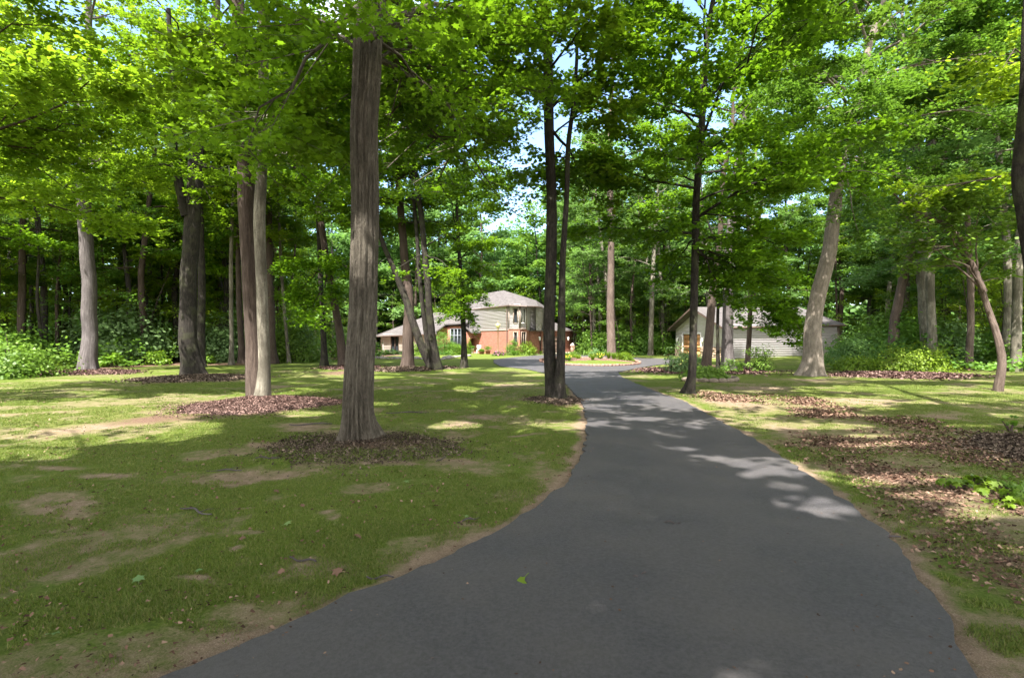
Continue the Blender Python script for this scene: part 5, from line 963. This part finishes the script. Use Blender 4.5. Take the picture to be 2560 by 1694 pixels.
# chair and pots by the door
q = up(1197, 888, 53.5); x, y = q[0], 53.5; t = empty('garden_chair', (x, y, 0), 'small white garden chair beside the arched entry', 'chair')
b = MB(); b.box((x, y, .44), (.46, .44, .04)); b.build('seat', M_WHITE, t)
b = MB(); b.box((x, y+.22, .92), (.46, .03, .06)); [b.box((x-.18+i*.09, y+.22, .68), (.045, .025, .44)) for i in range(5)]; b.build('backrest', M_WHITE, t)
for sx in (-1, 1):
    for sy in (-1, 1): b = MB(); b.box((x+sx*.2, y+sy*.19, .21), (.045, .045, .42)); b.build('leg', M_WHITE, t)
def pot(u, Y, r_, h_, lab, lf=None, m=None, nm='flower_pot'):
    x = (u-1280)/1280*Y; t = empty(nm, (x, Y, 0), lab, 'pot'); b = MB(); b.lathe((x, Y, 0), [(r_*.65, 0), (r_*.75, .03), (r_, h_*.9), (r_*1.08, h_*.9), (r_*1.08, h_), (r_*.9, h_), (r_*.88, h_*.92)], 16); b.build('pot', m or M_POT, t)
    if lf:
        g = np.random.default_rng(int(u)); n = 260; P = g.normal(0, 1, (n, 3))*np.array([r_*.7, r_*.7, r_*.5])+np.array([x, Y, h_+r_*.8]); V, F = leaves(P, g.normal(0, 1, (n, 3))+[0, 0, .8], g.normal(0, 1, (n, 3)), np.full(n, .08), HEXL); mk('foliage', V, [F], lf, t)
pot(1220, 52.8, .26, .42, 'round dark red pot on its own against the brick wall', L_DARK); pot(1202, 53, .17, .3, 'small pot of lime leaves in front of the white chair', L_LIME); pot(1207, 53.2, .14, .25, 'little terracotta pot right of the white chair', L_SHRUB); pot(1181, 55.3, .16, .55, 'slim grey urn left of the arched entry', L_DARK, M_CONC, 'urn')
b = MB(); x = (1431.5-1280)/1280*60; b.box((x, 60, .36), (.46, .46, .8)); b.box((x, 60, .80), (.56, .56, .08)); pl = empty('brick_pillar', (x, 60, 0), 'short brick pillar with a pale domed top right of the garage', 'pillar'); b.build('pillar_body', M_PAVER, pl); b = MB(); b.lathe((x, 60, .84), [(.27, 0), (.26, .08), (.2, .17), (.08, .23), (.06, .27), (.02, .3)], 16); b.build('cap', M_CONC, pl, smooth=True)
x = (1478-1280)/1280*49; gz = empty('gazing_ball', (x, 49, 0), 'dark garden globe on a short stand behind the island', 'garden globe'); b = MB(); b.lathe((x, 49, 0), [(.12, 0), (.1, .05), (.04, .1), (.04, .22), (.1, .26)], 14); b.build('stand', M_CONC, gz); b = MB(); b.lathe((x, 49, .27), [(.02, 0), (.1, .03), (.15, .12), (.15, .18), (.1, .27), (.02, .3)], 16); b.build('globe', M_POT, gz, smooth=True)
q = g2(1163, 914); sl_ = empty('path_light', (*q, 0), 'small white path light beside the trunk before the entry', 'path light'); b = MB(); b.lathe((*q, 0), [(.02, -.05), (.02, .16), (.045, .17), (.05, .24)], 10); b.build('stake', M_WHITE, sl_); b = MB(); b.lathe((*q, .24), [(.085, 0), (.08, .02), (.02, .05)], 12); b.build('cap', M_WHITE, sl_)
# sticks and fallen leaves
for k, (x, y, l, a) in enumerate([(720, 985, .75, .25), (945, 958, .9, .05), (455, 1187, .45, -.5), (620, 1062, .35, -.1), (1020, 1063, .25, 1.2), (700, 1303, .22, -.2), (880, 1340, .18, .15), (520, 1088, .4, .1), (1085, 1205, .2, .5), (1555, 1218, .14, -.3), (2020, 1245, .4, -.1), (1480, 1340, .12, .6), (1830, 1088, .0, 0)]):
    if not l: continue
    cx, cy_ = gp(x, y); t = np.linspace(-.5, .5, 9); P = np.c_[cx+t*l*math.cos(a)+np.sin(t*7+k)*.02*l, cy_+t*l*math.sin(a)+np.cos(t*9+k)*.05*l, hgt(np.full(9, cx), np.full(9, cy_))+.016+.01*np.sin(t*8+k)+(.03 if k in (9, 11) else 0)]
    b = MB(); V, F, u = tube(P, .009*(1-.5*np.abs(t))*(.6+l), 7, .1, 3, 9, seed=k); b.add(V, [F], u)
    if l > .3: V, F, u = tube(np.array([P[5], P[5]+[.1*l, .14*l, .01], P[5]+[.2*l, .2*l, .004]]), np.array([.005, .004, .002]), 6); b.add(V, [F], u)
    tag(b.build('stick', B_GREY, origin=(cx, cy_, 0)), ['forked grey stick lying left of the big furrowed trunk', 'long thin stick lying right of the big furrowed trunk', 'bare stick on the grass of the near left lawn', 'short stick on worn soil left of the dark mulch', 'stubby upright-looking stick right of the dark mulch', 'bark piece on the sandy verge', 'stick on the sandy verge by the asphalt', 'stick below the reddish mulch mound', 'little stick at the verge bend', 'tiny twig on the asphalt towards the right', 'stick on the sparse grass right of the drive', 'tiny twig in the middle of the asphalt'][k], 'stick')
g_ = np.random.default_rng(8)
def fleaf(x, y, s, m, lab, grp, zoff=.0):
    z = float(hgt(np.array([x]), np.array([y]))[0])+.03+zoff; V, F = leaves(np.array([[x, y, z]]), np.array([[g_.normal(0, .25), g_.normal(0, .25), 1]]), g_.normal(0, 1, (1, 3)), np.array([s]), MAPLE*np.array([1, 1, 1.6])); st = MB(); st.add(V, [F]); V2, F2, u2 = tube(np.array([V[0], V[0]*1.0+(V[0]-V[6])*.15+[0, 0, .002], V[0]+(V[0]-V[6])*.3]), np.full(3, .0018), 5); st.add(V2, [F2], u2)
    tag(st.build('fallen_leaf', m, origin=(x, y, 0)), lab, 'leaf', grp)
q = gp(1202, 1356); fleaf(q[0], q[1], .095, L_LIME, 'single bright green maple leaf lying on the grey asphalt', None, .015)
for k, (x, y) in enumerate([(130, 1478), (205, 1265), (222, 1188), (460, 1332), (650, 1333), (700, 1180), (665, 1222), (735, 1240), (830, 1248), (1080, 1200), (870, 1065), (1010, 1175), (960, 1040), (640, 1140), (340, 1015), (940, 1120), (560, 1260), (780, 1330), (320, 1350), (1000, 1230)]):
    q = gp(x, y); fleaf(q[0], q[1], g_.uniform(.035, .085), [L_PALE, M_LITTER, M_LITTER][k % 3], 'fallen maple leaf lying on the near left lawn', 'fallen leaves on the near left lawn')

# tiny leaf bits and grit strewn over the asphalt
n = 1500; y_ = 2.3*np.exp(RNG.random(n)*math.log(20/2.3)); x_ = (RNG.random(n)*2-1)*(1.05*y_+.5); k = inpoly(x_, y_, PQ); x_, y_ = x_[k], y_[k]; dd = ddist(x_, y_); k = RNG.random(len(x_)) < .25+.75*np.exp(-dd/.35); x_, y_ = x_[k], y_[k]; n = len(x_)
V, F = leaves(np.c_[x_, y_, np.full(n, .034)], np.c_[RNG.normal(0, .2, (n, 2)), np.ones(n)], RNG.normal(0, 1, (n, 3)), RNG.uniform(.006, .022, n), HEXL)
tag(mk('leaf_debris', V, [F], M_LITTER), 'leaf bits and grit strewn on the asphalt', kind='stuff')
n = 5000; y_ = 2.3*np.exp(RNG.random(n)*math.log(16/2.3)); x_ = -(RNG.random(n))*(1.1*y_+.8)+.8; k = ~inpoly(x_, y_, PQ); x_, y_ = x_[k], y_[k]; k = (fbm(x_*.8, y_*.8, 0, 51) > .5) | (RNG.random(len(x_)) < .25); x_, y_ = x_[k], y_[k]; n = len(x_)
V, F = leaves(np.c_[x_, y_, hgt(x_, y_)+.018], np.c_[RNG.normal(0, .45, (n, 2)), np.ones(n)], RNG.normal(0, 1, (n, 3)), RNG.uniform(.008, .03, n)*(.8+y_/14), np.array([(-.3, -.5, 0), (.28, -.4, .15), (.34, .35, -.08), (-.12, .5, .2)]))
tag(mk('lawn_litter', V, [F], M_LITTER), 'bits of leaf and bark scattered in the left lawn', kind='stuff')
